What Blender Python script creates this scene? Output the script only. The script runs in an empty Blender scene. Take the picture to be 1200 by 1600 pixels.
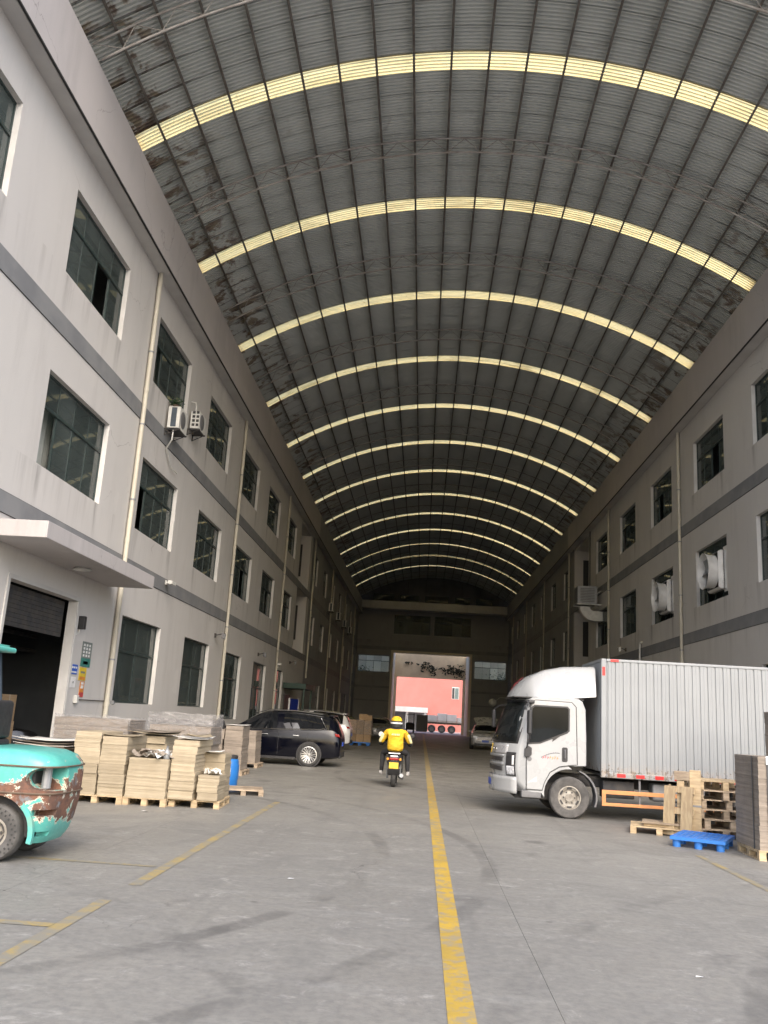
import bpy, bmesh, math, random
import numpy as np
from mathutils import Vector, Matrix
random.seed(7)
SC = bpy.context.scene
COL = SC.collection
R = math.radians

# ---------------------------------------------------------------- camera
cam_d = bpy.data.cameras.new('camera')
cam = bpy.data.objects.new('camera', cam_d)
COL.objects.link(cam)
SC.camera = cam
F_PX, VPX, VPY, ROLL, CAM_H = 1366.0, 58.0, 323.0, R(2.7), 1.69
fw = Vector((VPX, VPY, F_PX)).normalized()            # the hall's axis seen in camera space (x right, y down, z ahead)
up = Vector((math.sin(ROLL), -math.cos(ROLL), 0.0))
up = (up - fw * up.dot(fw)).normalized()
rt = fw.cross(up)
if rt.x < 0: rt = -rt
rows = [(rt[i], fw[i], up[i]) for i in range(3)]       # camera axes (right, down, ahead) in world space
cm = Matrix.Identity(4)
for i in range(3):
    cm[i][0] = rows[0][i]; cm[i][1] = -rows[1][i]; cm[i][2] = -rows[2][i]
cm[2][3] = CAM_H
cam.matrix_world = cm
cam_d.sensor_fit = 'VERTICAL'
cam_d.sensor_height = 36.0
cam_d.lens = 36.0 * F_PX / 1600.0
cam_d.clip_start = 0.05
cam_d.clip_end = 2000.0

# ---------------------------------------------------------------- sky, sun, exposure
SUN_EL, SUN_AZ = R(38), R(166)                         # thin overcast, light from behind the camera's right shoulder
w = bpy.data.worlds.new('World'); SC.world = w; w.use_nodes = True
nt = w.node_tree; nt.nodes.clear()
sky = nt.nodes.new('ShaderNodeTexSky'); sky.sky_type = 'NISHITA'; sky.sun_disc = False
sky.sun_elevation = SUN_EL; sky.sun_rotation = SUN_AZ
sky.air_density = 1.0; sky.dust_density = 4.0; sky.ozone_density = 1.2
bg = nt.nodes.new('ShaderNodeBackground'); bg.inputs['Strength'].default_value = 0.15
wo = nt.nodes.new('ShaderNodeOutputWorld')
nt.links.new(sky.outputs[0], bg.inputs[0]); nt.links.new(bg.outputs[0], wo.inputs[0])
sd = bpy.data.lights.new('sun', 'SUN'); sd.energy = 0.5; sd.angle = R(40); sd.color = (1.0, 0.98, 0.95)
sun = bpy.data.objects.new('sun', sd); COL.objects.link(sun)
tosun = Vector((math.sin(SUN_AZ) * math.cos(SUN_EL), math.cos(SUN_AZ) * math.cos(SUN_EL), math.sin(SUN_EL)))
sun.rotation_euler = tosun.to_track_quat('Z', 'Y').to_euler()
SC.view_settings.view_transform = 'Standard'
SC.view_settings.look = 'None'
SC.view_settings.gamma = 1.0
SC.view_settings.use_curve_mapping = False
SC.view_settings.exposure = 1.42
SC.cycles.use_denoising = True
SC.cycles.max_bounces = 10
SC.cycles.diffuse_bounces = 7
SC.cycles.glossy_bounces = 3
SC.cycles.transmission_bounces = 4
SC.cycles.transparent_max_bounces = 12
SC.cycles.sample_clamp_indirect = 6.0
SC.cycles.caustics_reflective = False
SC.cycles.caustics_refractive = False

# ---------------------------------------------------------------- materials
MATS = {}
def new_mat(name):
    m = bpy.data.materials.new(name); m.use_nodes = True
    m.node_tree.nodes.clear()
    MATS[name] = m
    return m, m.node_tree.nodes, m.node_tree.links
class NB:
    """small helper to write node graphs"""
    def __init__(s, name):
        s.m, s.n, s.l = new_mat(name)
        s.out = s.n.new('ShaderNodeOutputMaterial')
    def node(s, t, **kw):
        x = s.n.new(t)
        for k, v in kw.items(): setattr(x, k, v)
        return x
    def put(s, sock, v):
        if isinstance(v, bpy.types.NodeSocket): s.l.new(v, sock)
        elif v is not None:
            if isinstance(v, (tuple, list)) and len(v) == 3 and sock.type == 'RGBA': v = (*v, 1)
            sock.default_value = v
    def coord(s, kind='Object', stretch=(1, 1, 1)):
        if kind == 'World': o = s.node('ShaderNodeNewGeometry').outputs['Position']
        else: o = s.node('ShaderNodeTexCoord').outputs[kind]
        mp = s.node('ShaderNodeMapping'); mp.inputs['Scale'].default_value = stretch
        s.l.new(o, mp.inputs['Vector'])
        return mp.outputs[0]
    def noise(s, vec, scale, detail=4, rough=.55, dist=0):
        x = s.node('ShaderNodeTexNoise'); s.put(x.inputs['Vector'], vec)
        x.inputs['Scale'].default_value = scale; x.inputs['Detail'].default_value = detail
        x.inputs['Roughness'].default_value = rough; x.inputs['Distortion'].default_value = dist
        return x.outputs['Fac']
    def ramp(s, fac, a, b, lo=0., hi=1.):
        x = s.node('ShaderNodeMapRange', interpolation_type='SMOOTHSTEP')
        s.put(x.inputs['Value'], fac); x.inputs['From Min'].default_value = a; x.inputs['From Max'].default_value = b
        x.inputs['To Min'].default_value = lo; x.inputs['To Max'].default_value = hi
        return x.outputs[0]
    def mix(s, fac, a, b, mode='MIX'):
        x = s.node('ShaderNodeMix', data_type='RGBA', blend_type=mode)
        s.put(x.inputs[0], fac); s.put(x.inputs[6], a); s.put(x.inputs[7], b)
        return x.outputs[2]
    def math(s, op, a, b=0.):
        x = s.node('ShaderNodeMath', operation=op); s.put(x.inputs[0], a); s.put(x.inputs[1], b)
        return x.outputs[0]
    def sep(s, vec):
        x = s.node('ShaderNodeSeparateXYZ'); s.l.new(vec, x.inputs[0]); return x.outputs
    def bump(s, h, dist=.01, strength=1., normal=None):
        x = s.node('ShaderNodeBump'); s.put(x.inputs['Height'], h)
        x.inputs['Distance'].default_value = dist; x.inputs['Strength'].default_value = strength
        if normal is not None: s.l.new(normal, x.inputs['Normal'])
        return x.outputs[0]
    def bsdf(s, color, rough=.6, metal=0., normal=None, spec=.5, coat=0., emit=None, estr=0.):
        x = s.node('ShaderNodeBsdfPrincipled')
        s.put(x.inputs['Base Color'], color); s.put(x.inputs['Roughness'], rough); s.put(x.inputs['Metallic'], metal)
        x.inputs['Specular IOR Level'].default_value = spec
        x.inputs['Coat Weight'].default_value = coat
        x.inputs['Coat Roughness'].default_value = .04
        if normal is not None: s.l.new(normal, x.inputs['Normal'])
        if emit is not None:
            s.put(x.inputs['Emission Color'], emit); x.inputs['Emission Strength'].default_value = estr
        return x.outputs[0]
    def done(s, shader):
        s.l.new(shader, s.out.inputs['Surface']); return s.m

def simple(name, c1, c2=None, scale=6., rough=.6, metal=0., bump=0., bscale=40., stretch=(1, 1, 1), coord='Object', spec=.5, coat=0., rvar=0., lo=.35, hi=.65):
    b = NB(name)
    v = b.coord(coord, stretch)
    if c2 is None: c2 = tuple(x * .86 for x in c1)
    n = b.noise(v, scale, 5)
    c = b.mix(b.ramp(n, lo, hi), c1, c2)
    if rvar:
        oi = b.node('ShaderNodeObjectInfo').outputs['Random']
        k = b.ramp(oi, 0, 1, 1 - rvar, 1 + rvar)
        cc = b.node('ShaderNodeCombineXYZ')
        for i in range(3): b.l.new(k, cc.inputs[i])
        c = b.mix(1., c, cc.outputs[0], 'MULTIPLY')
    nm = None
    if bump: nm = b.bump(b.noise(v, bscale, 4), bump)
    r2 = b.ramp(b.noise(v, scale * 1.7, 3), .3, .7, max(0.02, rough - .07), min(1., rough + .07))
    return b.done(b.bsdf(c, r2, metal, nm, spec, coat))

def m_concrete():
    b = NB('concrete floor')
    v = b.coord('World')
    big = b.noise(v, .16, 4, .6, .5)
    mid = b.noise(v, .9, 6, .65, .8)
    fine = b.noise(v, 14., 6, .7)
    vs = b.coord('World', (.35, 1.6, 1.))
    streak = b.noise(vs, 1.6, 6, .7, .3)
    vl = b.coord('World', (2.2, .09, 1.))
    lane = b.noise(vl, 1.0, 4, .6, .6)
    c = b.mix(b.ramp(big, .35, .65), (.255, .247, .222), (.215, .209, .19))
    c = b.mix(b.ramp(mid, .45, .72, 0, .55), c, (.14, .137, .126))
    c = b.mix(b.ramp(streak, .52, .75, 0, .6), c, (.30, .297, .275))
    c = b.mix(b.ramp(lane, .54, .70, 0, .30), c, (.12, .118, .11))
    st = b.noise(v, .45, 6, .7, 1.6)
    c = b.mix(b.ramp(st, .60, .72, 0, .5), c, (.095, .092, .086))
    wh = b.noise(v, 2.6, 8, .78, .8)
    c = b.mix(b.ramp(wh, .54, .68, 0, .7), c, (.38, .37, .34))
    vb = b.node('ShaderNodeTexVoronoi'); vb.inputs['Scale'].default_value = .42; b.l.new(b.coord('World', (1, 1, 0)), vb.inputs['Vector'])
    ob_ = b.ramp(b.math('ADD', vb.outputs['Distance'], b.math('MULTIPLY', b.noise(v, 7., 4, .7), .10)), .09, .15, 1, 0)
    c = b.mix(b.math('MULTIPLY', ob_, .6), c, (.055, .053, .05))
    c = b.mix(b.ramp(fine, .35, .7, 0, .55), c, (.135, .13, .128))
    vo = b.node('ShaderNodeTexVoronoi'); vo.feature = 'F1'; vo.inputs['Scale'].default_value = 1.1; b.l.new(v, vo.inputs['Vector'])
    spot = b.ramp(vo.outputs['Distance'], .02, .05, 1, 0)
    c = b.mix(b.math('MULTIPLY', spot, .7), c, (.11, .105, .10))
    cr = b.node('ShaderNodeTexVoronoi'); cr.feature = 'DISTANCE_TO_EDGE'; cr.inputs['Scale'].default_value = .17
    wv = b.node('ShaderNodeVectorMath', operation='ADD')
    nz = b.node('ShaderNodeTexNoise'); nz.inputs['Scale'].default_value = 1.3; nz.inputs['Detail'].default_value = 5; b.l.new(v, nz.inputs['Vector'])
    b.l.new(v, wv.inputs[0]); b.l.new(nz.outputs['Color'], wv.inputs[1]); b.l.new(wv.outputs[0], cr.inputs['Vector'])
    crack = b.math('MULTIPLY', b.ramp(cr.outputs['Distance'], .0, .0016, 1, 0), b.ramp(b.noise(v, .35, 2), .5, .6))
    c = b.mix(b.math('MULTIPLY', crack, .8), c, (.08, .075, .07))
    x, y, z = b.sep(v)
    tr_ = None
    for cx, cy, rr_ in ((9.5, 4.0, 7.6), (9.5, 4.0, 9.1), (-9.0, 11.5, 8.6), (-9.0, 11.5, 9.9), (8.0, 27., 9.0), (8.0, 27., 10.4), (-12.5, -1.0, 13.4)):
        d2 = b.math('SQRT', b.math('ADD', b.math('POWER', b.math('SUBTRACT', x, cx), 2.), b.math('POWER', b.math('SUBTRACT', y, cy), 2.)))
        k = b.ramp(b.math('ABSOLUTE', b.math('SUBTRACT', d2, rr_)), .06, .13, 1, 0)
        tr_ = k if tr_ is None else b.math('MAXIMUM', tr_, k)
    tr_ = b.math('MULTIPLY', tr_, b.ramp(b.noise(v, .55, 5, .7, .6), .42, .62, 0, .42))
    c = b.mix(tr_, c, (.075, .073, .07))
    r = b.ramp(mid, .3, .7, .48, .72)
    nm = b.bump(b.noise(v, 60., 5, .7), .004, .6)
    return b.done(b.bsdf(c, r, 0, nm, .4))

def m_plaster(name, c1, c2, dirt=(.32, .305, .29)):
    b = NB(name)
    v = b.coord('World')
    vs = b.coord('World', (1., .8, .11))
    big = b.noise(v, .22, 4, .6, .4)
    st = b.noise(vs, 1.5, 6, .7, .2)
    st2 = b.noise(vs, 5.5, 5, .7, .1)
    c = b.mix(b.ramp(big, .3, .7), c1, c2)
    c = b.mix(b.ramp(st, .48, .80, 0, .34), c, dirt)
    c = b.mix(b.ramp(st2, .58, .8, 0, .10), c, dirt)
    c = b.mix(b.ramp(b.noise(v, 2.1, 6, .7, 1.), .60, .78, 0, .28), c, tuple(x * 1.18 for x in c1))
    # grime running down below the sills and the floor bands
    z = b.sep(b.coord('World'))[2]
    gr = None
    for zt in (6.27, 10.52, 5.0):
        k = b.math('MULTIPLY', b.ramp(z, zt - 1.1, zt, 0, 1), b.math('LESS_THAN', z, zt))
        gr = k if gr is None else b.math('MAXIMUM', gr, k)
    c = b.mix(b.math('MULTIPLY', gr, b.ramp(b.noise(b.coord('World', (1, 2.2, .14)), 1.3, 5, .7), .50, .74, 0, .5)), c, dirt)
    # drips from the two lower corners of every sill
    yy = b.sep(b.coord('World'))[1]
    t = b.math('MULTIPLY', b.math('FRACT', b.math('DIVIDE', b.math('SUBTRACT', yy, 10.28), 6.245)), 6.245)
    wob = b.math('MULTIPLY', b.math('SUBTRACT', b.noise(b.coord('World', (1, 1, .35)), 1.4, 4), .5), .5)
    e1 = b.ramp(b.math('ABSOLUTE', b.math('SUBTRACT', b.math('ADD', t, wob), .22)), .03, .20, 1, 0)
    e2 = b.ramp(b.math('ABSOLUTE', b.math('SUBTRACT', b.math('ADD', t, wob), 3.50)), .03, .22, 1, 0)
    dr = None
    for zt in (6.25, 10.50):
        k = b.math('MULTIPLY', b.ramp(z, zt - 1.25, zt, 0, 1), b.math('LESS_THAN', z, zt))
        dr = k if dr is None else b.math('MAXIMUM', dr, k)
    c = b.mix(b.math('MULTIPLY', b.math('MULTIPLY', dr, b.math('MAXIMUM', e1, e2)), b.ramp(b.noise(b.coord('World', (1, 3., .25)), 1.6, 5, .7), .35, .65, .15, .75)), c, tuple(x * .72 for x in dirt))
    # hairline cracks and odd touched-up patches
    ck = b.node('ShaderNodeTexVoronoi'); ck.feature = 'DISTANCE_TO_EDGE'; ck.inputs['Scale'].default_value = .22
    wv = b.node('ShaderNodeVectorMath', operation='ADD'); nz = b.node('ShaderNodeTexNoise'); nz.inputs['Scale'].default_value = 1.1; nz.inputs['Detail'].default_value = 6
    b.l.new(v, nz.inputs['Vector']); b.l.new(v, wv.inputs[0]); b.l.new(nz.outputs['Color'], wv.inputs[1]); b.l.new(wv.outputs[0], ck.inputs['Vector'])
    c = b.mix(b.math('MULTIPLY', b.ramp(ck.outputs['Distance'], 0., .0022, .6, 0), b.ramp(b.noise(v, .3, 2), .5, .58)), c, tuple(x * .6 for x in dirt))
    pt = b.node('ShaderNodeTexVoronoi'); pt.distance = 'CHEBYCHEV'; pt.inputs['Scale'].default_value = .55; b.l.new(b.coord('World', (1, 1, .8)), pt.inputs['Vector'])
    c = b.mix(b.math('MULTIPLY', b.ramp(pt.outputs['Distance'], .20, .23, 1, 0), b.ramp(b.noise(v, .5, 2), .55, .6, 0, .35)), c, tuple(x * 1.1 for x in c1))
    foot = b.math('MULTIPLY', b.ramp(z, .0, .9, 1, 0), b.ramp(b.noise(v, 1.4, 5, .7), .35, .7, .1, .7))
    c = b.mix(foot, c, (.17, .155, .145))
    nm = b.bump(b.noise(v, 26., 5, .7), .006, .5)
    return b.done(b.bsdf(c, .82, 0, nm, .3))

def m_roof():
    b = NB('galvanised roof sheet')
    v = b.coord('World')
    x, y, z = b.sep(v)
    dx = b.math('SUBTRACT', x, .95)
    left = b.ramp(dx, -8.9, -6.0, 1, 0)
    right = b.ramp(dx, 5.4, 8.9, 0, .75)
    eave = b.math('MAXIMUM', left, right)
    c = b.mix(b.ramp(b.noise(v, .5, 4), .3, .7), (.52, .545, .52), (.45, .475, .45))
    ob = b.coord('Object')
    oy = b.sep(ob)[1]
    oi = b.node('ShaderNodeObjectInfo').outputs['Random']
    # each sheet is rusty in its own places, darkest along its lap
    off = b.node('ShaderNodeCombineXYZ'); b.l.new(b.math('MULTIPLY', oi, 37.), off.inputs[0])
    vv = b.node('ShaderNodeVectorMath', operation='ADD'); b.l.new(v, vv.inputs[0]); b.l.new(off.outputs[0], vv.inputs[1])
    pat = b.noise(vv.outputs[0], 1.25, 5, .62, .6)
    rust = b.math('MULTIPLY', b.ramp(pat, .50, .60), b.ramp(eave, .25, .8))
    rc = b.mix(b.ramp(b.noise(v, 3.5, 4), .4, .6), (.11, .06, .035), (.20, .155, .09))
    c = b.mix(b.math('MULTIPLY', rust, .85), c, rc)
    lap = b.math('MULTIPLY', b.ramp(b.math('ABSOLUTE', b.math('SUBTRACT', oy, .78)), .0, .05, 1, 0), b.ramp(b.math('ADD', eave, b.math('MULTIPLY', b.noise(vv.outputs[0], 1.1, 3), .55)), .55, .75))
    c = b.mix(b.math('MULTIPLY', lap, .9), c, (.028, .02, .016))
    c = b.mix(b.ramp(b.noise(vv.outputs[0], .8, 5, .7, .5), .58, .72, 0, .4), c, (.24, .225, .20))
    return b.done(b.bsdf(c, .6, .0, b.bump(b.noise(v, 3., 3), .02, .4), .4))

def m_skylight():
    b = NB('yellowed fibreglass skylight')
    v = b.coord('World')
    x, y, z = b.sep(v)
    vs = b.coord('World', (.6, 9., 1.))
    st = b.noise(vs, 1.2, 5, .7, .2)
    c = b.mix(b.ramp(st, .35, .7), (1.0, .84, .44), (.95, .76, .35))
    c = b.mix(b.ramp(b.noise(v, 5., 5, .7, .5), .60, .74, 0, .7), c, (.26, .19, .08))
    oi = b.node('ShaderNodeObjectInfo').outputs['Random']
    c = b.mix(b.math('MULTIPLY', b.math('MULTIPLY', oi, .9), b.ramp(b.noise(b.coord('World', (.5, 2.5, 1)), .9, 5, .7, .4), .42, .68)), c, (.50, .37, .15))
    t = b.node('ShaderNodeBsdfTranslucent'); b.l.new(c, t.inputs['Color'])
    d = b.node('ShaderNodeBsdfDiffuse'); b.l.new(c, d.inputs['Color'])
    mx = b.node('ShaderNodeMixShader'); mx.inputs[0].default_value = .12
    b.l.new(t.outputs[0], mx.inputs[1]); b.l.new(d.outputs[0], mx.inputs[2])
    return b.done(mx.outputs[0])

def m_glass(name, tint, keep, body=(.02, .03, .03), rough=.02, spec=.6):
    b = NB(name)
    tr = b.node('ShaderNodeBsdfTransparent'); tr.inputs[0].default_value = (*tint, 1)
    v = b.coord('World')
    oi = b.node('ShaderNodeObjectInfo').outputs['Random']
    c = b.mix(b.ramp(b.noise(b.coord('World', (1, 1, .3)), 1.1, 5), .35, .75), body, tuple(x * 1.5 + .008 for x in body))
    p = b.bsdf(c, rough, 0, b.bump(b.noise(v, .6, 2), .02, .10), spec)
    mx = b.node('ShaderNodeMixShader'); b.l.new(b.ramp(oi, 0, 1, keep - .08, keep + .12), mx.inputs[0])
    b.l.new(tr.outputs[0], mx.inputs[1]); b.l.new(p, mx.inputs[2])
    return b.done(mx.outputs[0])

def m_forklift():
    b = NB('chipped turquoise forklift paint')
    v = b.coord('Object')
    x, y, z = b.sep(v)
    n1 = b.noise(v, 3.1, 7, .68, .5)
    n2 = b.noise(v, 9., 6, .7, .3)
    # bare and rusted worst on the knocked flank, between the two swages
    zone = b.math('ADD', b.ramp(b.math('ABSOLUTE', b.math('SUBTRACT', z, .62)), .12, .42, .17, -.10), b.ramp(x, .2, .55, -.06, .04))
    k = b.math('ADD', b.math('ADD', n1, b.math('MULTIPLY', b.math('SUBTRACT', n2, .5), .22)), zone)
    paint = b.mix(b.ramp(n2, .3, .75), (.105, .42, .37), (.08, .35, .31))
    paint = b.mix(b.ramp(b.noise(v, 16., 4, .7), .62, .75, 0, .5), paint, (.32, .44, .38))
    rust = b.mix(b.ramp(b.noise(v, 7., 6, .7), .35, .65), (.20, .095, .06), (.105, .06, .045))
    rust = b.mix(b.ramp(b.noise(v, 4.4, 5, .7, .6), .56, .66), rust, (.17, .18, .19))
    c = b.mix(b.ramp(k, .555, .565), paint, (.62, .56, .45))
    c = b.mix(b.ramp(k, .578, .59), c, rust)
    c = b.mix(b.ramp(b.noise(v, 21., 3, .6), .70, .72, 0, .9), c, (.58, .50, .38))
    r = b.ramp(k, .55, .59, .30, .8)
    return b.done(b.bsdf(c, r, 0, b.bump(k, .012, .5), .5))

def m_carton(name, c1, c2, lines=260., rvar=.12):
    b = NB(name)
    v = b.coord('Object')
    z = b.sep(v)[2]
    c = b.mix(b.ramp(b.noise(v, 3., 5, .65), .3, .7), c1, c2)
    vs = b.coord('Object', (.8, .8, 30.))
    ln = b.noise(vs, 3.2, 4, .7)
    c = b.mix(b.ramp(ln, .42, .62, 0, .34), c, tuple(x * .55 for x in c2))
    oi = b.node('ShaderNodeObjectInfo').outputs['Random']
    k = b.ramp(oi, 0, 1, 1 - rvar, 1 + rvar)
    cc = b.node('ShaderNodeCombineXYZ')
    for i in range(3): b.l.new(k, cc.inputs[i])
    c = b.mix(1., c, cc.outputs[0], 'MULTIPLY')
    return b.done(b.bsdf(c, .85, 0, b.bump(ln, .006, .8), .2))

def m_van_side():
    b = NB('white truck box sheet')
    v = b.coord('World')
    x, y, z = b.sep(v)
    c = b.mix(b.ramp(b.noise(v, 1.2, 4), .3, .7), (.265, .28, .29), (.24, .255, .265))
    low = b.ramp(z, .86, 1.16, 1, 0)
    chips = b.math('ADD', b.noise(b.coord('World', (1., 1., .7)), 15., 5, .7), b.math('MULTIPLY', low, .20))
    c = b.mix(b.math('MULTIPLY', b.ramp(chips, .70, .74), b.ramp(z, 1.06, 1.14, 1, 0)), c, (.11, .09, .075))
    c = b.mix(b.math('MULTIPLY', low, b.ramp(b.noise(v, 7., 5, .7), .4, .65, 0, .55)), c, (.36, .29, .23))
    c = b.mix(b.ramp(b.noise(b.coord('World', (2.5, 1, .12)), 2.4, 5, .7), .55, .8, 0, .22), c, (.40, .40, .40))
    return b.done(b.bsdf(c, .42, 0, None, .5))

def m_paint_line():
    b = NB('worn yellow road paint')
    v = b.coord('World')
    c = b.mix(b.ramp(b.noise(v, 1.1, 6, .7, .4), .35, .7), (.50, .33, .05), (.36, .25, .06))
    y = b.sep(v)[1]
    wear = b.math('ADD', b.noise(v, 6., 7, .75, .4), b.math('MULTIPLY', b.noise(v, .5, 2), .25))
    c = b.mix(b.ramp(wear, .58, .74, 0, .8), c, (.26, .235, .18))
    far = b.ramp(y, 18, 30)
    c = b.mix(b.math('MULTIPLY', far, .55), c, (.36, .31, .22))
    return b.done(b.bsdf(c, .6, 0, None, .3))
def m_faded_line():
    b = NB('faded yellow road paint')
    v = b.coord('World')
    y = b.sep(v)[1]
    wear = b.noise(v, 3.3, 7, .75, .6)
    c = b.mix(b.ramp(wear, .36, .58, .22, .97), (.36, .265, .085), (.215, .205, .175))
    return b.done(b.bsdf(c, .65, 0, None, .3))

m_concrete(); m_roof(); m_skylight(); m_forklift(); m_van_side(); m_paint_line(); m_faded_line()
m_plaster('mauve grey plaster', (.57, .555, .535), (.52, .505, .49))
m_plaster('darkened mauve plaster', (.31, .315, .325), (.265, .27, .28), (.17, .165, .165))  # darker section paint, also put in to darken the deep hall
m_plaster('gutter plaster', (.46, .435, .43), (.41, .39, .385), (.27, .255, .25))
m_plaster('pale plaster', (.60, .60, .58), (.54, .54, .52))
m_glass('green window glass', (.46, .54, .51), .62, (.075, .092, .088))
m_glass('clear window glass', (.86, .92, .92), .12)
m_glass('car glass', (.10, .11, .12), .80, (.006, .007, .009), .02)
m_glass('cab glass', (.30, .33, .34), .50, (.012, .015, .016), .02, .3)
m_carton('kraft cardboard', (.40, .34, .245), (.345, .29, .205))
m_carton('grey brown cardboard', (.31, .265, .22), (.25, .215, .18))
m_carton('brown carton', (.42, .29, .17), (.34, .23, .13), rvar=.18)
simple('grey band', (.225, .23, .235), (.185, .19, .20), 1.2, .75, coord='World')
simple('soffit plaster', (.52, .515, .50), (.45, .44, .43), .7, .85, coord='World')
simple('white reveal', (.66, .65, .63), (.58, .57, .55), 2., .7, coord='World')
simple('dark drip', (.02, .02, .02), None, 4., .7)
simple('window frame', (.035, .055, .052), (.025, .04, .04), 5., .45)
simple('cream downpipe', (.55, .52, .43), (.44, .41, .34), 2.2, .55, stretch=(1, 1, .3), coord='World')
simple('room wall', (.46, .46, .45), (.38, .38, .37), .8, .9, coord='World')
simple('shaded room', (.06, .065, .07), (.04, .045, .05), .8, .9, coord='World')  # near-black colour stands in for the shade inside rooms
simple('purlin steel', (.13, .12, .105), (.085, .075, .065), 2., .7, coord='World')
simple('truss steel', (.34, .33, .31), (.22, .20, .18), 3., .6, coord='World')
simple('black rubber', (.030, .030, .030), (.05, .05, .048), 9., .85)
simple('dusty rubber', (.11, .105, .10), (.07, .068, .065), 6., .9, bump=.004)
simple('alloy', (.62, .62, .62), (.5, .5, .5), 9., .28, metal=.9)
simple('dirty rim', (.34, .32, .28), (.22, .20, .17), 9., .6, metal=.2)
simple('chrome', (.75, .75, .76), None, 9., .12, metal=1.)
simple('black plastic', (.022, .022, .024), (.03, .03, .032), 9., .5)
simple('grey plastic', (.16, .16, .165), None, 9., .55)
simple('navy car paint', (.002, .0025, .006), (.0025, .003, .007), 2., .14, coat=0., spec=.35)
simple('white car paint', (.72, .72, .72), (.68, .68, .68), 2., .25, coat=.8)
simple('silver car paint', (.42, .42, .43), (.38, .38, .39), 2., .3, metal=.3, coat=.6)
simple('grey car paint', (.20, .20, .21), (.17, .17, .18), 2., .3, metal=.3, coat=.6)
simple('black car paint', (.012, .012, .014), None, 2., .22, coat=1.)
simple('white cab paint', (.36, .37, .375), (.34, .35, .355), 1.6, .3, coat=.4)
simple('dark chassis', (.035, .036, .04), (.06, .055, .05), 5., .8)
simple('orange steel', (.62, .27, .10), (.50, .22, .09), 4., .55)
simple('red reflector', (.55, .03, .03), None, 6., .35)
simple('red print', (.55, .05, .06), (.42, .06, .07), 9., .5)
simple('tail lamp red', (.30, .012, .012), None, 9., .15)
simple('head lamp', (.65, .67, .70), (.40, .41, .43), 25., .1)
simple('amber lamp', (.7, .30, .03), None, 9., .2)
simple('blue plate', (.02, .07, .42), None, 9., .4)
simple('yellow plate', (.75, .50, .05), None, 9., .4)
simple('white print', (.80, .80, .80), None, 9., .5)
simple('pallet wood', (.50, .39, .24), (.38, .285, .175), 5., .8, stretch=(1, 5, 5), rvar=.18, bump=.003)
simple('weathered pallet wood', (.40, .32, .23), (.27, .21, .15), 5., .85, stretch=(1, 5, 5), rvar=.22, bump=.003)
simple('blue pallet plastic', (.035, .19, .60), (.03, .16, .50), 4., .5, rvar=.04)
simple('barrel blue', (.02, .16, .48), None, 4., .4)
simple('unit white', (.66, .66, .63), (.56, .56, .53), 4., .5)
simple('fan white', (.70, .70, .69), (.58, .58, .57), 2.5, .45)
simple('unit steel', (.30, .31, .32), None, 4., .5, metal=.4)
simple('yellow jacket', (.72, .46, .02), (.58, .36, .015), 7., .75, bump=.05, bscale=9., stretch=(1, 1, 1.6))
simple('cream jacket panel', (.80, .72, .40), None, 9., .7)
simple('black cloth', (.018, .018, .020), (.03, .03, .032), 9., .9)
simple('skin', (.42, .27, .19), None, 9., .6)
simple('shoe', (.55, .54, .52), (.30, .29, .28), 20., .7)
simple('scooter plastic', (.03, .032, .036), None, 9., .3, coat=.5)
simple('dry creeper', (.05, .05, .025), (.03, .025, .015), 9., .8)
simple('gable grey', (.20, .20, .20), (.14, .14, .14), .5, .9, coord='World')
simple('leaf', (.045, .10, .035), (.03, .07, .025), 20., .6, rvar=.3)
simple('pink render', (.50, .175, .15), (.46, .16, .135), .5, .85, coord='World')
simple('yard ground', (.44, .41, .39), (.38, .355, .34), .6, .8, coord='World')
simple('beige beam', (.80, .66, .46), (.72, .59, .41), 1.5, .85, coord='World')
simple('backing white', (.84, .77, .63), (.76, .70, .58), 1., .8, coord='World')
simple('cream wall', (.82, .73, .58), (.76, .68, .54), 1., .8, coord='World')
simple('white canopy', (.74, .73, .70), None, 1., .7)
simple('curtain cloth', (.50, .44, .36), (.40, .35, .29), 3., .9)
simple('pale curtain', (.46, .49, .47), (.38, .41, .39), 2., .9)
simple('mast steel', (.055, .075, .10), (.04, .055, .07), 3., .55)
simple('turquoise paint', (.09, .42, .37), (.16, .36, .30), 6., .4)
simple('blue board', (.01, .025, .20), None, 6., .4)
simple('dark green paint', (.02, .06, .045), None, 6., .5)
simple('sign green', (.05, .22, .19), None, 9., .5)
simple('sign grey', (.20, .23, .22), None, 9., .5)
simple('sign blue', (.04, .13, .55), None, 9., .5)
simple('sign yellow', (.70, .52, .05), None, 9., .5)
simple('sign orange', (.65, .25, .05), None, 9., .5)
simple('paper white', (.70, .69, .66), (.60, .59, .56), 6., .8)
simple('strap white', (.75, .76, .76), None, 6., .4)
simple('strap dark', (.05, .055, .06), None, 6., .5)
simple('rust plate', (.14, .10, .07), (.10, .07, .05), 6., .8)
simple('olive tarp', (.10, .105, .06), (.07, .075, .045), 3., .8)
def m_film():
    b = NB('stretch film')
    v = b.coord('Object')
    n = b.noise(b.coord('Object', (1.4, 1.4, 4.)), 3.5, 6, .7, 1.2)
    nm = b.bump(n, .06, 1.)
    tr = b.node('ShaderNodeBsdfTransparent'); tr.inputs[0].default_value = (.95, .95, .96, 1)
    g = b.bsdf((.55, .54, .53), .16, 0, nm, .7)
    mx = b.node('ShaderNodeMixShader'); b.l.new(b.ramp(n, .35, .70, .06, .42), mx.inputs[0])
    b.l.new(tr.outputs[0], mx.inputs[1]); b.l.new(g, mx.inputs[2])
    return b.done(mx.outputs[0])
m_film()

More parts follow.
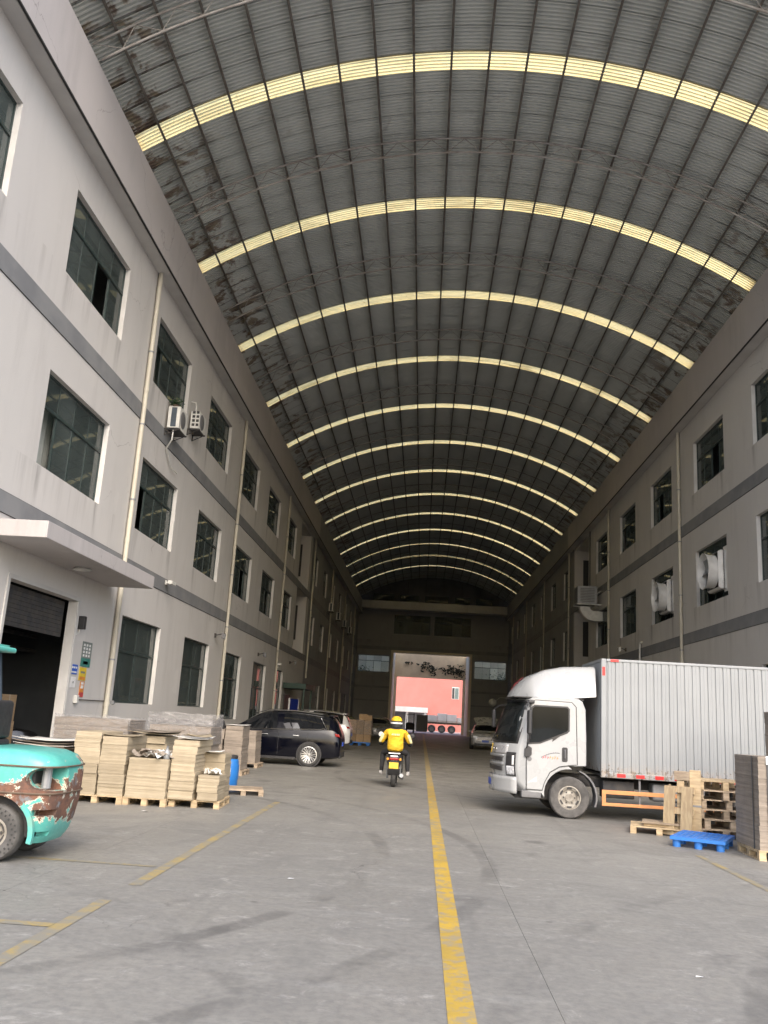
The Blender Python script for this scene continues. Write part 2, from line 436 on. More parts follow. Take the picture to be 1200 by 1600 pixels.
# ---------------------------------------------------------------- mesh helpers
class MB:
    def __init__(s): s.v = []; s.f = []
    def add(s, vs, fs):
        o = len(s.v); s.v += [tuple(p) for p in vs]; s.f += [tuple(i + o for i in f) for f in fs]; return s
    def box(s, x0, x1, y0, y1, z0, z1, M=None):
        p = [(x, y, z) for z in (z0, z1) for y in (y0, y1) for x in (x0, x1)]
        if M is not None: p = [M @ Vector(q) for q in p]
        return s.add(p, [(0, 2, 3, 1), (4, 5, 7, 6), (0, 1, 5, 4), (2, 6, 7, 3), (0, 4, 6, 2), (1, 3, 7, 5)])
    def quad(s, a, b, c, d): return s.add([a, b, c, d], [(0, 1, 2, 3)])
    def prism(s, poly, axis, a, b):
        """poly of 2-d points extruded along axis ('x': (y,z), 'y': (x,z), 'z': (x,y)); convex or simple outline"""
        def P(q, t): return {'x': (t, q[0], q[1]), 'y': (q[0], t, q[1]), 'z': (q[0], q[1], t)}[axis]
        n = len(poly); vs = [P(q, a) for q in poly] + [P(q, b) for q in poly]
        return s.add(vs, [tuple(range(n - 1, -1, -1)), tuple(range(n, 2 * n))] + [(i, (i + 1) % n, n + (i + 1) % n, n + i) for i in range(n)])
    def rings(s, rings, closed=True, cap=True):
        n = len(rings[0]); o = len(s.v)
        for r in rings: s.v += [tuple(p) for p in r]
        for k in range(len(rings) - 1):
            for i in range(n if closed else n - 1):
                j = (i + 1) % n
                s.f.append((o + k * n + i, o + k * n + j, o + (k + 1) * n + j, o + (k + 1) * n + i))
        if cap and closed:
            s.f.append(tuple(o + i for i in range(n - 1, -1, -1)))
            s.f.append(tuple(o + (len(rings) - 1) * n + i for i in range(n)))
        return s
    def tube(s, path, r, n=8):
        path = [Vector(p) for p in path]; rg = []
        rr = r if isinstance(r, (list, tuple)) else [r] * len(path)
        prev = None
        for i, p in enumerate(path):
            t = (path[min(i + 1, len(path) - 1)] - path[max(i - 1, 0)]).normalized()
            if prev is None:
                a = t.orthogonal().normalized()
            else:
                a = (prev - t * prev.dot(t)).normalized()
            prev = a
            b = t.cross(a)
            rg.append([p + (a * math.cos(q) + b * math.sin(q)) * rr[i] for q in [2 * math.pi * k / n for k in range(n)]])
        return s.rings(rg)
    def cyl(s, p0, p1, r0, r1=None, n=16): return s.tube([p0, p1], [r0, r0 if r1 is None else r1], n)
    def lathe(s, prof, axis='y', c=(0, 0, 0), n=24):
        """prof: list of (radius, along)"""
        rg = []
        for r, t in prof:
            q = []
            for k in range(n):
                a = 2 * math.pi * k / n; u, v = r * math.cos(a), r * math.sin(a)
                q.append({'x': (c[0] + t, c[1] + u, c[2] + v), 'y': (c[0] + u, c[1] + t, c[2] + v), 'z': (c[0] + u, c[1] + v, c[2] + t)}[axis])
            rg.append(q)
        s.rings(rg, cap=False)
        o = len(s.v)
        for (r, t), q in ((prof[0], rg[0]), (prof[-1], rg[-1])):
            if r < .005: s.add(q, [tuple(range(len(q)))])
        return s
    def mesh(s, name):
        me = bpy.data.meshes.new(name); me.from_pydata(s.v, [], s.f); me.validate()
        bm = bmesh.new(); bm.from_mesh(me); bmesh.ops.recalc_face_normals(bm, faces=bm.faces); bm.to_mesh(me); bm.free()
        return me
    def build(s, name, m, parent=None, smooth=False, bevel=0., seg=2, angle=35):
        me = s.mesh(name); me.materials.append(MATS[m])
        return link(name, me, parent, smooth, bevel, seg, angle)
def link(name, me, parent=None, smooth=False, bevel=0., seg=2, angle=35):
    o = bpy.data.objects.new(name, me); COL.objects.link(o)
    if parent is not None: o.parent = parent
    if smooth and not me.get('sm'):
        me['sm'] = 1
        for p in me.polygons: p.use_smooth = True
        me.set_sharp_from_angle(angle=R(angle))
    if bevel:
        b = o.modifiers.new('bevel', 'BEVEL'); b.width = bevel; b.segments = seg; b.limit_method = 'ANGLE'; b.angle_limit = R(angle)
        for p in me.polygons: p.use_smooth = True
        wn = o.modifiers.new('wn', 'WEIGHTED_NORMAL'); wn.keep_sharp = True
    return o
def thing(name, label, cat, loc=(0, 0, 0), rz=0., group=None, scale=1.):
    o = bpy.data.objects.new(name, None); COL.objects.link(o)
    o.location = loc; o.rotation_euler = (0, 0, rz); o.scale = (scale,) * 3
    o.empty_display_size = .2
    o['label'] = label; o['category'] = cat
    if group: o['group'] = group
    return o
def tag(o, label, cat, group=None):
    o['label'] = label; o['category'] = cat
    if group: o['group'] = group
    return o
def struct(o): o['kind'] = 'structure'; return o
KIDS = {}
def dup(root, loc, rz, label, group=None):
    def cp(o, par):
        c = o.copy(); COL.objects.link(c); c.parent = par
        for ch in list(o.children): cp(ch, c)
        return c
    r = cp(root, None); r.location = loc; r.rotation_euler = (0, 0, rz); r['label'] = label
    if group: r['group'] = group
    return r
# ================================================================ SETTING
XL, XR, Y0, YE = -8.0, 9.85, 9.6, 104.0
g = MB().add([(-700, -500, -.016), (700, -500, -.016), (700, 1400, -.016), (-700, 1400, -.016)], [(0, 1, 2, 3)]).build('ground', 'yard ground')
struct(g)
xs = [-8.3, -3.6, .93, 5.4, 10.2]
slabs = {}
for i in range(4):
    me = MB().box(0, xs[i + 1] - xs[i] - .003, 0, 5.997, -.012, 0).mesh('slab'); me.materials.append(MATS['concrete floor'])
    for j in range(20):
        o = link('slab', me, g); o.location = (xs[i], -15.4 + j * 6, 0)
def strip(name, x0, x1, y0, y1, m='worn yellow road paint'):
    return struct(MB().quad((x0, y0, .004), (x1, y0, .004), (x1, y1, .004), (x0, y1, .004)).build(name, m))
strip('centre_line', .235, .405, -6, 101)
strip('bay_line', -2.72, -2.60, -3, 8.05, 'faded yellow road paint')
strip('bay_line', -2.69, -2.57, 8.75, 17.2, 'faded yellow road paint')
strip('bay_line', -4.6, -2.725, 7.02, 7.14, 'faded yellow road paint')
strip('bay_line', -4.4, -2.74, 9.74, 9.84, 'faded yellow road paint')
strip('bay_line', 4.03, 4.13, 4.5, 13.6, 'faded yellow road paint')

# ---------------------------------------------------------------- roof
RC, RR, RZ = .95, 15.9, 2.36                      # axis of the barrel vault, its radius
YF = 13.6                                          # front edge
def arc(s, r=RR):                                  # s: length along the arc from the crest
    a = s / RR; return RC + r * math.sin(a), RZ + r * math.cos(a)
roof = thing('vaulted_roof', 'long barrel vaulted roof of grey corrugated sheets with yellow skylight strips', 'roof')
def sheet_mesh(width, name, m, pitch=.125, amp=.055):
    nw = max(1, round(width / pitch)); p = width / nw
    ys = []
    for k in range(nw):
        for t, h in ((0, 0), (.30, 0), (.42, 1), (.78, 1), (.90, 0)): ys.append(((k + t) * p, h))
    ys.append((width, 0))
    ss = np.linspace(-9.6, 9.6, 39)
    mb = MB(); n = len(ys)
    for s_ in ss:
        for y, h in ys:
            x, z = arc(s_, RR + h * amp + .012 * y / width)
            mb.v.append((x, y, z))
    for a in range(len(ss) - 1):
        for b_ in range(n - 1):
            mb.f.append((a * n + b_, a * n + b_ + 1, (a + 1) * n + b_ + 1, (a + 1) * n + b_))
    me = bpy.data.meshes.new(name); me.from_pydata(mb.v, [], mb.f)
    me.materials.append(MATS[m]); return me
PER, SKW, S1 = 6.38, .66, 18.98
ME_FILL = sheet_mesh(SKW + .05, 'roof_sheet', 'galvanised roof sheet')
ME_SKY = sheet_mesh(SKW + .05, 'skylight_sheet', 'yellowed fibreglass skylight', amp=.026)
ME_SH = sheet_mesh((PER - SKW) / 7 + .05, 'roof_sheet', 'galvanised roof sheet')
def put_sheet(me, y, name):
    o = link(name, me, roof); o.location = (0, y, 0)
for k in range(-1, 15):
    y = S1 + k * PER
    if 0 <= k <= 12: put_sheet(ME_SKY, y, 'skylight_sheet')
    elif YF - .3 < y < YE + 1.6: put_sheet(ME_FILL, y, 'roof_sheet')
    for j in range(7):
        yy = y + SKW + j * (PER - SKW) / 7
        if yy < YF - .3 or yy > YE + 1.6: continue
        put_sheet(ME_SH, yy, 'roof_sheet')
for k in range(-9, 10):
    s_ = k * .97
    a = s_ / RR
    M = Matrix.Translation((arc(s_, RR - .085)[0], 0, arc(s_, RR - .085)[1])) @ Matrix.Rotation(a, 4, 'Y')
    mb = MB().box(-.026, .026, YF, YE + 1, -.075, -.065, M).box(-.026, .026, YF, YE + 1, .065, .075, M).box(.014, .026, YF, YE + 1, -.065, .065, M)
    mb.build('purlin', 'purlin steel', roof)
def chord_mesh(r, rad, n=6):
    p = [(arc(s_, r)[0], 0, arc(s_, r)[1]) for s_ in np.linspace(-9.35, 9.35, 33)]
    me = MB().tube(p, rad, n).mesh('chord'); me.materials.append(MATS['truss steel'])
    for q in me.polygons: q.use_smooth = True
    return me
ME_TC, ME_BC = chord_mesh(RR - .20, .03), chord_mesh(RR - .66, .03)
mb = MB()
sw = np.linspace(-9.3, 9.3, 39)
for i in range(38):
    a, b_ = (RR - .22, RR - .64) if i % 2 == 0 else (RR - .64, RR - .22)
    x0, z0 = arc(sw[i], a); x1, z1 = arc(sw[i + 1], b_)
    mb.cyl((x0, 0, z0), (x1, 0, z1), .011, n=4)
ME_WEB = mb.mesh('web'); ME_WEB.materials.append(MATS['truss steel'])
for k in range(-1, 13):
    y = 22.15 + PER * k
    t = link('truss', ME_TC, roof); t.location = (0, y, 0)
    link('bottom_chord', ME_BC, t); link('web', ME_WEB, t)

# ---------------------------------------------------------------- the two long factory wings
Z_B = [(4.99, 5.38), (9.17, 9.60)]
FLOORS = [0.0, 5.18, 9.38]
def wall_with_holes(Xw, sg, y0, y1, z0, z1, holes, depth=.22):
    """sheet at x = Xw facing the hall (sg +1 when the hall lies to +x) with reveals depth deep"""
    ys = sorted(set([y0, y1] + [h[0] for h in holes] + [h[1] for h in holes]))
    zs = sorted(set([z0, z1] + [h[2] for h in holes] + [h[3] for h in holes]))
    mb = MB(); Xi = Xw - sg * depth
    for i in range(len(ys) - 1):
        for j in range(len(zs) - 1):
            cy, cz = (ys[i] + ys[i + 1]) / 2, (zs[j] + zs[j + 1]) / 2
            if any(h[0] < cy < h[1] and h[2] < cz < h[3] for h in holes): continue
            for X in (Xw, Xi):
                mb.quad((X, ys[i], zs[j]), (X, ys[i + 1], zs[j]), (X, ys[i + 1], zs[j + 1]), (X, ys[i], zs[j + 1]))
    for a, b_, c, d in holes:
        for (p, q) in (((a, c), (b_, c)), ((b_, c), (b_, d)), ((b_, d), (a, d)), ((a, d), (a, c))):
            mb.quad((Xw, p[0], p[1]), (Xw, q[0], q[1]), (Xi, q[0], q[1]), (Xi, p[0], p[1]))
    return mb
WIN = {}
def window_meshes(wd, ht, n, tr):
    """frame with a transom and n lights across; local x = width, y = depth, z up, origin lower corner"""
    key = (round(wd, 2), round(ht, 2), n, tr)
    if key in WIN: return WIN[key]
    f = MB(); t, d = .045, .05
    f.box(0, wd, 0, d, 0, t).box(0, wd, 0, d, ht - t, ht).box(0, t, 0, d, t, ht - t).box(wd - t, wd, 0, d, t, ht - t)
    zt = ht * tr
    f.box(t, wd - t, -.01, d + .005, zt - .03, zt + .03)
    step = (wd - 2 * t) / n
    for i in range(1, n):
        x = t + i * step
        wm = .030 if i == n // 2 else .014
        f.box(x - wm / 1.4, x + wm / 1.4, .004, d - .004, t, zt - .03)
        f.box(x - .010, x + .010, .010, d - .010, zt + .03, ht - t)
    fm = f.mesh('window'); fm.materials.append(MATS['window frame'])
    lo = MB().box(.008, step - .008, .020, .028, 0, zt - .03 - t).mesh('pane'); lo.materials.append(MATS['green window glass'])
    hi = MB().box(.008, step - .008, .020, .028, 0, ht - t - zt - .03).mesh('pane'); hi.materials.append(MATS['green window glass'])
    rv = MB().box(wd - .012, wd - .002, -.118, .0, .004, ht - .004).mesh('reveal'); rv.materials.append(MATS['white reveal'])
    WIN[key] = (fm, lo, hi, rv, t, step, zt)
    return WIN[key]
def put_window(bld, Xw, sg, y0, y1, z0, z1, n=4, tr=.64, open_pane=None, missing=()):
    fm, lo, hi, rv, t, step, zt = window_meshes(y1 - y0, z1 - z0, n, tr)
    o = link('window', fm, bld)
    o.location = (Xw - sg * .12, y0, z0); o.rotation_euler = (0, 0, R(90))
    if sg < 0: o.scale = (1, -1, 1)
    for i in range(n):
        if i not in missing:
            p = link('pane', lo, o); p.location = (t + i * step + (0 if open_pane != i else step * .93), (0 if open_pane != i else .02), t)
        p = link('pane', hi, o); p.location = (t + i * step, 0, zt + .03)
    # the jamb lining that faces the light
    r = link('reveal', rv, o)
    return o
ME_CLAMP = MB().lathe([(.063, -.02), (.076, -.02), (.076, .02), (.063, .02)], 'z', n=12).mesh('pipe_clamp'); ME_CLAMP.materials.append(MATS['unit steel'])
ME_COLLAR = MB().lathe([(.063, -.06), (.070, -.06), (.070, .06), (.063, .06)], 'z', n=12).mesh('pipe_collar'); ME_COLLAR.materials.append(MATS['cream downpipe'])
def wing(name, label, Xw, sg, rows, niche, pipes, door=None, Y0=Y0):
    b = thing(name, label, 'building', (0, 0, 0))
    holes = [(a, c, z0, z1) for (a, c, z0, z1, *_r) in rows]
    if door: holes.append(door)
    nh = [(niche[0], niche[1], 5.38, 9.16), (niche[0], niche[1], 9.61, 13.3)]
    for ya, yb, mm in ((Y0, 59.0, 'mauve grey plaster'), (59.0, YE, 'darkened mauve plaster')):
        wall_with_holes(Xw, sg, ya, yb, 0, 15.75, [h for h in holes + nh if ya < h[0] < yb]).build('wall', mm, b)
    for (z0, z1) in Z_B:
        q = MB().box(min(Xw, Xw + sg * .022), max(Xw, Xw + sg * .022), Y0 + .01, YE - .01, z0, z1).build('band', 'grey band', b)
        gz = MB()
        for zz in (z0 - .012, z1):
            gz.box(min(Xw + sg * .002, Xw + sg * .010), max(Xw + sg * .002, Xw + sg * .010), Y0 + .02, YE - .02, zz, zz + .012)
        gz.build('groove', 'dark drip', q)
    # boxed gutter: soffit, tall fascia, dark drip line at the outer edge
    Xo = Xw + sg * .42
    MB().box(min(Xw + sg * .003, Xo), max(Xw + sg * .003, Xo), 59.001, YE - .02, 13.50, 15.02).build('boxed_gutter', 'darkened mauve plaster', b)
    c = MB().box(min(Xw + sg * .003, Xo), max(Xw + sg * .003, Xo), Y0 + .02, 59., 13.50, 15.02).build('boxed_gutter', 'gutter plaster', b)
    MB().box(min(Xw + sg * .004, Xo - sg * .06), max(Xw + sg * .004, Xo - sg * .06), Y0 + .03, YE - .03, 13.485, 13.499).build('soffit', 'soffit plaster', c)
    MB().box(min(Xo - sg * .035, Xo + sg * .004), max(Xo - sg * .035, Xo + sg * .004), Y0 + .03, YE - .03, 13.462, 13.498).build('drip_edge', 'dark drip', c)
    # rooms: slabs, back wall and cross walls seen dimly through the glass
    Xb = Xw - sg * 6.0; Xi = Xw - sg * .23
    x0, x1 = min(Xb, Xi), max(Xb, Xi)
    rm = MB()
    for z in (5.0, 9.2, 13.4): rm.box(x0, x1, Y0, YE, z, z + .2)
    rm.box(min(Xb, Xb - sg * .2), max(Xb, Xb - sg * .2), Y0, YE, 0, 15.6)
    rm.box(x0, x1, Y0 - .2, Y0, 0, 15.6); rm.box(x0, x1, YE, YE + .2, 0, 15.6)
    xb = Xb + sg * .01
    MB().box(min(xb, xb + sg * .1), max(xb, xb + sg * .1), Y0 + .02, YE - .02, .002, 4.98).box(x0 + .12, x1 - .02, Y0 + .02, YE - .02, 4.94, 4.985).box(x0 + .12, x1 - .02, Y0 + .02, YE - .02, -.01, .003).build('shade_lining', 'shaded room', b)  # added sheets that paint the ground floor rooms dark
    for y in [q for q in (14.3, 21.6, 34.0, 46.6, 52.9, 59.2, 71.8, 84.3) if q > Y0]:
        for (z0, z1) in ((5.2, 9.2), (9.4, 13.4)): rm.box(x0, x1, y - .08, y + .08, z0, z1)
        MB().box(x0 + .12, x1 - .02, y - .08, y + .08, .01, 4.93).build('partition', 'shaded room', b)  # coloured near-black too, in place of shade
    rm.build('room_shell', 'room wall', b)
    # stair niche: two blind recesses with a slit window each
    for (a, c_, z0, z1) in nh:
        Xn = Xw - sg * 1.25
        m_ = MB()
        m_.quad((Xn, a, z0), (Xn, c_, z0), (Xn, c_, z1), (Xn, a, z1))
        for (p, q) in (((a, z0), (c_, z0)), ((c_, z0), (c_, z1)), ((c_, z1), (a, z1)), ((a, z1), (a, z0))):
            m_.quad((Xw - sg * .22, p[0], p[1]), (Xw - sg * .22, q[0], q[1]), (Xn, q[0], q[1]), (Xn, p[0], p[1]))
        nn = m_.build('niche', 'mauve grey plaster', b)
        yy = c_ - .004
        MB().box(min(Xw - sg * .55, Xw - sg * .95), max(Xw - sg * .55, Xw - sg * .95), yy - .02, yy, z0 + .9, z1 - .6).build('slit_window', 'black plastic', nn)
    for r in rows:
        (a, c_, z0, z1) = r[:4]; kw = r[4] if len(r) > 4 else {}
        if kw.get('skip'): continue
        kw = dict(kw)
        put_window(b, Xw, sg, a, c_, z0, z1, **kw)
    for (y, zb) in pipes:
        p = [(Xw + sg * .09, y, 13.483), (Xw + sg * .09, y, zb)]
        o = MB().cyl(*p, .062, n=12).build('downpipe', 'cream downpipe', b, True)
        for z in np.arange(max(zb + .4, .6), 13.2, 2.1):
            c_ = link('pipe_clamp', ME_CLAMP, o); c_.location = (Xw + sg * .09, y, z)
        for z in np.arange(max(zb + 1.1, 1.6), 13.0, 4.2):
            c_ = link('pipe_collar', ME_COLLAR, o); c_.location = (Xw + sg * .09, y, z)
    return b
LY = [10.38, 16.65, 22.87, 29.12, 35.35, 41.6, 47.85, 60.4, 66.65, 72.9, 79.2, 85.45, 91.7, 97.9]
rowsL = []
RW = random.Random(21)
for i, y in enumerate(LY):
    far = y > 55
    wd = 3.55 if not far else 2.3
    n = 4 if not far else 2
    for z0, z1, fl in ((10.52, 12.49, 3), (6.27, 8.29, 2)):
        kw = dict(n=n)
        if fl == 2 and i == 1: kw['open_pane'] = 0
        if fl == 2 and i == 2: kw['open_pane'] = 0
        if fl == 3 and i == 1: kw['open_pane'] = 2
        if 'open_pane' not in kw and RW.random() < .4: kw['open_pane'] = RW.randrange(0, n - 1)
        rowsL.append((y, y + wd, z0, z1, kw))
    if i in (2, 3): rowsL.append((y - .05, y + 3.45, 1.63, 3.90, dict(n=2, tr=.60)))
    elif i in (4, 5): rowsL.append((y - .2, y + 3.2, 1.2 if i == 4 else .75, 3.86, dict(n=4, tr=.62)))
    elif i == 6: rowsL.append((y - .2, y + 2.6, .75, 3.86, dict(n=4, tr=.62)))
    elif i > 7: rowsL.append((y, y + wd, 1.2, 3.7, dict(n=n)))
left = wing('factory_wing', 'three storey mauve grey factory wing with a canopied doorway, along the forklift side', XL, 1,
            rowsL, (53.3, 57.9), [(22.2, .06), (34.75, .06), (47.5, .06), (59.8, 3.9), (72.4, .06), (84.9, .06), (97.4, .06)], (16.3, 19.75, .003, 3.86))
RY = [22.95, 28.95, 35.3, 41.55, 47.9, 61.0, 67.2, 73.5, 79.8, 86.1, 92.4, 98.4]
rowsR = []
for i, y in enumerate(RY):
    far = y > 55
    wd = 3.35 if not far else 2.3
    n = 4 if not far else 2
    for z0, z1, fl in ((10.52, 12.49, 3), (6.22, 8.27, 2)):
        kw = dict(n=n)
        if fl == 2 and i in (1, 2): kw['missing'] = (0, 1, 2)
        if fl == 3 and i == 3: kw['open_pane'] = 3
        if not kw.get('missing') and 'open_pane' not in kw and RW.random() < .35: kw['open_pane'] = RW.randrange(0, n - 1)
        rowsR.append((y, y + wd, z0, z1, kw))
    if i not in (3,): rowsR.append((y, y + wd, 1.5, 3.8, dict(n=n)))
right = wing('factory_wing', 'three storey mauve grey factory wing with two big wall fans, behind the box truck', XR, -1,
             rowsR, (53.6, 58.6), [(34.0, .06), (47.35, .06), (60.5, .06), (73.1, .06), (85.7, .06), (98.2, .06)], Y0=22.3)  # wing starts late, out of view, to let side light in
for y in (14.2, 18.3):  # unseen posts and beam added to carry the roof over that gap
    MB().box(9.75, 9.95, y, y + .2, 0, 15.2).build('added_column', 'truss steel', roof)
MB().box(9.72, 9.98, YF, 22.28, 14.9, 15.2).build('added_beam', 'truss steel', roof)

# entrance canopy and doorway of the left wing
cp = MB().box(XL + .025, -6.83, 15.05, 21.45, 4.45, 4.76).build('canopy', 'gutter plaster', left, bevel=.012)
MB().lathe([(.20, -.05), (.20, -.035), (.15, 0)], 'z', (-7.5, 18.5, 4.448), 20).build('ceiling_lamp', 'unit white', cp, True)
dj = MB()
dj.box(XL + .003, XL + .03, 16.2, 16.3, .0, 3.95).box(XL + .003, XL + .03, 19.75, 19.85, 0, 3.95).box(XL + .003, XL + .03, 16.3, 19.75, 3.86, 3.95)
dj.build('door_surround', 'soffit plaster', left)
MB().box(XL - .2, XL + .02, 19.70, 19.748, .004, 3.85).build('door_jamb', 'white reveal', left)
sh = MB()
for k in range(9): sh.box(XL - .32, XL - .28, 16.32, 19.69, 3.02 + k * .09, 3.105 + k * .09)
sh.build('roller_shutter', 'dark chassis', left)
dk = MB()
for z in (3.1, 2.75): dk.cyl((XL - 1.6, 14.6, z), (XL - 1.6, 21.4, z), .05, n=8)
dk.build('overhead_pipe', 'dark chassis', left)

# ---------------------------------------------------------------- far end of the hall
end = thing('end_gable', 'dark end wall of the hall with a tall open gateway and lit windows beside it', 'building')
gate = (-3.62, 5.35, .003, 9.08)
lw = [(-7.72, -4.05, 6.75, 8.66), (5.92, 9.62, 6.55, 8.60)]
uw = [(-3.72, .56, 11.3, 13.55), (1.06, 5.38, 11.3, 13.55)]
hs = [(a, b_, c, d) for a, b_, c, d in [gate] + lw + uw]
mbw = wall_with_holes(0, 1, XL - .2, XR + .2, 0, 14.0, hs, .4)
mbw.v = [(p[1], YE - p[0], p[2]) for p in mbw.v]
mbw.build('wall', 'darkened mauve plaster', end)
for (a, b_, c, d) in lw + uw:
    fm, lo, hi, rv, t, step, zt = window_meshes(b_ - a, d - c, 4, .66)
    o = link('window', fm, end); o.location = (a, YE + .12, c)
    gm = 'clear window glass' if d < 9 else 'green window glass'
    for me in (lo, hi): 
        pass
    for i in range(4):
        for me, z in ((lo, t), (hi, zt + .03)):
            p = link('pane', me, o); p.location = (t + i * step, 0, z)
            if gm != 'green window glass':
                p.material_slots[0].link = 'OBJECT'; p.material_slots[0].material = MATS[gm]
MB().box(-4.2, 5.9, YE + 3.4, YE + 3.5, 10.6, 14.2).box(-4.2, 5.9, YE + .41, YE + 3.4, 10.5, 10.6).box(-4.2, 5.9, YE + .41, YE + 3.4, 14.0, 14.1).box(-4.3, -4.2, YE + .41, YE + 3.5, 10.5, 14.1).box(5.9, 6.0, YE + .41, YE + 3.5, 10.5, 14.1).build('room_shell', 'shaded room', end)
for z0, z1 in ((9.35, 9.75), (4.9, 5.15), (3.4, 3.55)):
    if z0 > 9: MB().box(XL, XR, YE - .03, YE - .001, z0, z1).build('band', 'grey band', end)
    else:
        MB().box(XL, gate[0] - .3, YE - .03, YE - .001, z0, z1).build('band', 'grey band', end)
        MB().box(gate[1] + .3, XR, YE - .03, YE - .001, z0, z1).build('band', 'grey band', end)
for x0, x1, z0, z1 in ((gate[0] - .28, gate[0], 0, 9.08), (gate[1], gate[1] + .28, 0, 9.08), (gate[0] - .28, gate[1] + .28, 9.08, 9.36)):
    MB().box(x0, x1, YE - .10, YE + .62, z0 + .002, z1).build('gate_frame', 'cream wall', end)
MB().box(XL + .43, XR - .43, YE - 1.9, YE, 14.0, 14.25).build('end_soffit', 'pale plaster', end)
MB().box(XL + .43, XR - .43, YE - 1.9, YE - 1.75, 14.25, 14.9).build('end_fascia', 'pale plaster', end)
gp = MB()
pts = [(arc(s_)[0], arc(s_, RR + .02)[1]) for s_ in np.linspace(-9.4, 9.4, 25)]
gp.prism([(pts[0][0], 14.0)] + pts + [(pts[-1][0], 14.0)], 'y', YE + .45, YE + .6)
gp.build('gable_sheet', 'gable grey', end)
for k in range(8):
    x = -6.6 + k * 2.15
    mb = MB().box(x, x + .06, YE + .36, YE + .42, 14.3, arc(x - RC, RR - .3)[1])
    mb.build('gable_post', 'purlin steel', end)
for a, b_ in ((-6.4, -3.9), (-3.2, -.9), (-.2, 2.6), (3.4, 5.2), (5.9, 7.9)):
    o = MB().box(a, b_, YE + .30, YE + .35, 14.35, 16.0).build('gable_window', 'window frame', end)
    MB().box(a + .08, b_ - .08, YE + .27, YE + .298, 14.42, 15.93).build('pane', 'green window glass', o)

for x0_, x1_, lab in ((-12, -4.03, 'forklift'), (5.76, 14, 'truck')):  # pale walls added so the end windows look white
    tag(MB().box(x0_, x1_, 109.5, 109.8, -.01, 11.5).build('backing_wall', 'backing white'), f'white backing wall added behind the lit end window on the {lab} side', 'wall')
    sr = thing('window_shrub', f'leafy shrubs behind the lit end window on the {lab} side', 'shrub', ((x0_ + x1_) / 2, 107.4, 0))
    rn0 = random.Random(int(x1_) + 30); mb = MB()
    MB().box(-.6, .6, -.3, .3, 5.9, 6.3).box(-.05, .05, -.05, .05, 0, 5.9).build('planter', 'unit steel', sr)
    for _ in range(260):
        c = Vector((rn0.gauss(0, .9), rn0.gauss(0, .25), 6.6 + abs(rn0.gauss(0, .45)))); d = Vector((rn0.uniform(-1, 1), rn0.uniform(-1, 1), rn0.uniform(-1, 1))).normalized() * .12; s_ = d.orthogonal().normalized() * .06
        mb.add([c - d, c + s_, c + d, c - s_], [(0, 1, 2, 3)])
    mb.build('foliage', 'leaf', sr)

# ---------------------------------------------------------------- the yard beyond the gate
pk = thing('factory_block', 'plain pink rendered factory block beyond the gateway', 'building')
MB().box(-40, 40, 138, 150, -.01, 16).build('wall', 'pink render', pk)
for x in (4.55, -16.0, 20.0):
    o = MB().box(x, x + 1.1, 137.93, 137.998, 4.9, 6.7).build('window', 'white canopy', pk)
    MB().box(x + .05, x + .40, 137.90, 137.929, 4.95, 6.6).build('pane', 'black plastic', o)
    MB().box(x + .46, x + 1.05, 137.90, 137.929, 4.95, 6.6).build('pane', 'clear window glass', o)
can = thing('yard_canopy', 'low white canopy on posts against the pink block', 'canopy')
MB().box(-9, .9, 128, 137.9, 2.55, 3.25).build('canopy_roof', 'white canopy', can)
for x in (-8.0, -2.2, .4): MB().box(x, x + .3, 128.2, 128.5, -.01, 2.55).build('post', 'white canopy', can)
MB().box(-9, .8, 137.2, 137.8, -.01, 2.55).build('back_panel', 'unit steel', can)
for x0_, x1_, lab in ((-4.02, -3.64, 'forklift'), (5.37, 5.75, 'truck')):
    tag(MB().box(x0_, x1_, YE + .65, 114.4, -.01, 9.6).build('passage_wall', 'cream wall'), f'pale passage wall beyond the gateway on the {lab} side', 'wall')
gb = thing('gate_beam', 'weathered beige beam with dark creeper spanning the yard beyond the gateway', 'beam')
MB().box(-3.635, 5.365, 113, 113.6, 6.75, 9.75).build('beam', 'beige beam', gb)
for x in (-3.63, 5.06): MB().box(x, x + .3, 113.02, 113.58, -.01, 6.749).build('post', 'beige beam', gb)
rn = random.Random(3); mb = MB()
def leafpatch(mb, n, cx, cz, sx, sz, y, sz_leaf=.16):
    for _ in range(n):
        x = rn.gauss(cx, sx); z = rn.gauss(cz, sz); a = rn.uniform(0, 6.3); l = sz_leaf * rn.uniform(.6, 1.4)
        dx, dz = math.cos(a) * l, math.sin(a) * l
        yy = y - rn.uniform(.02, .22)
        mb.add([(x - dx, yy, z - dz), (x + dz * .5, yy - .06, z - dx * .5), (x + dx, yy - .03, z + dz), (x - dz * .5, yy + .02, z + dx * .5)], [(0, 1, 2, 3)])
for cx, cz, sx, sz, n in ((.2, 8.15, .45, .28, 45), (1.1, 7.75, .25, .3, 35), (3.4, 7.9, .5, .28, 55), (4.5, 7.75, .45, .35, 75), (-1.9, 8.5, .22, .08, 10), (-.9, 8.4, .5, .03, 10), (2.3, 8.0, .4, .05, 10)):
    leafpatch(mb, n, cx, cz, sx, sz, 112.98)
mb.build('creeper', 'dry creeper', gb)
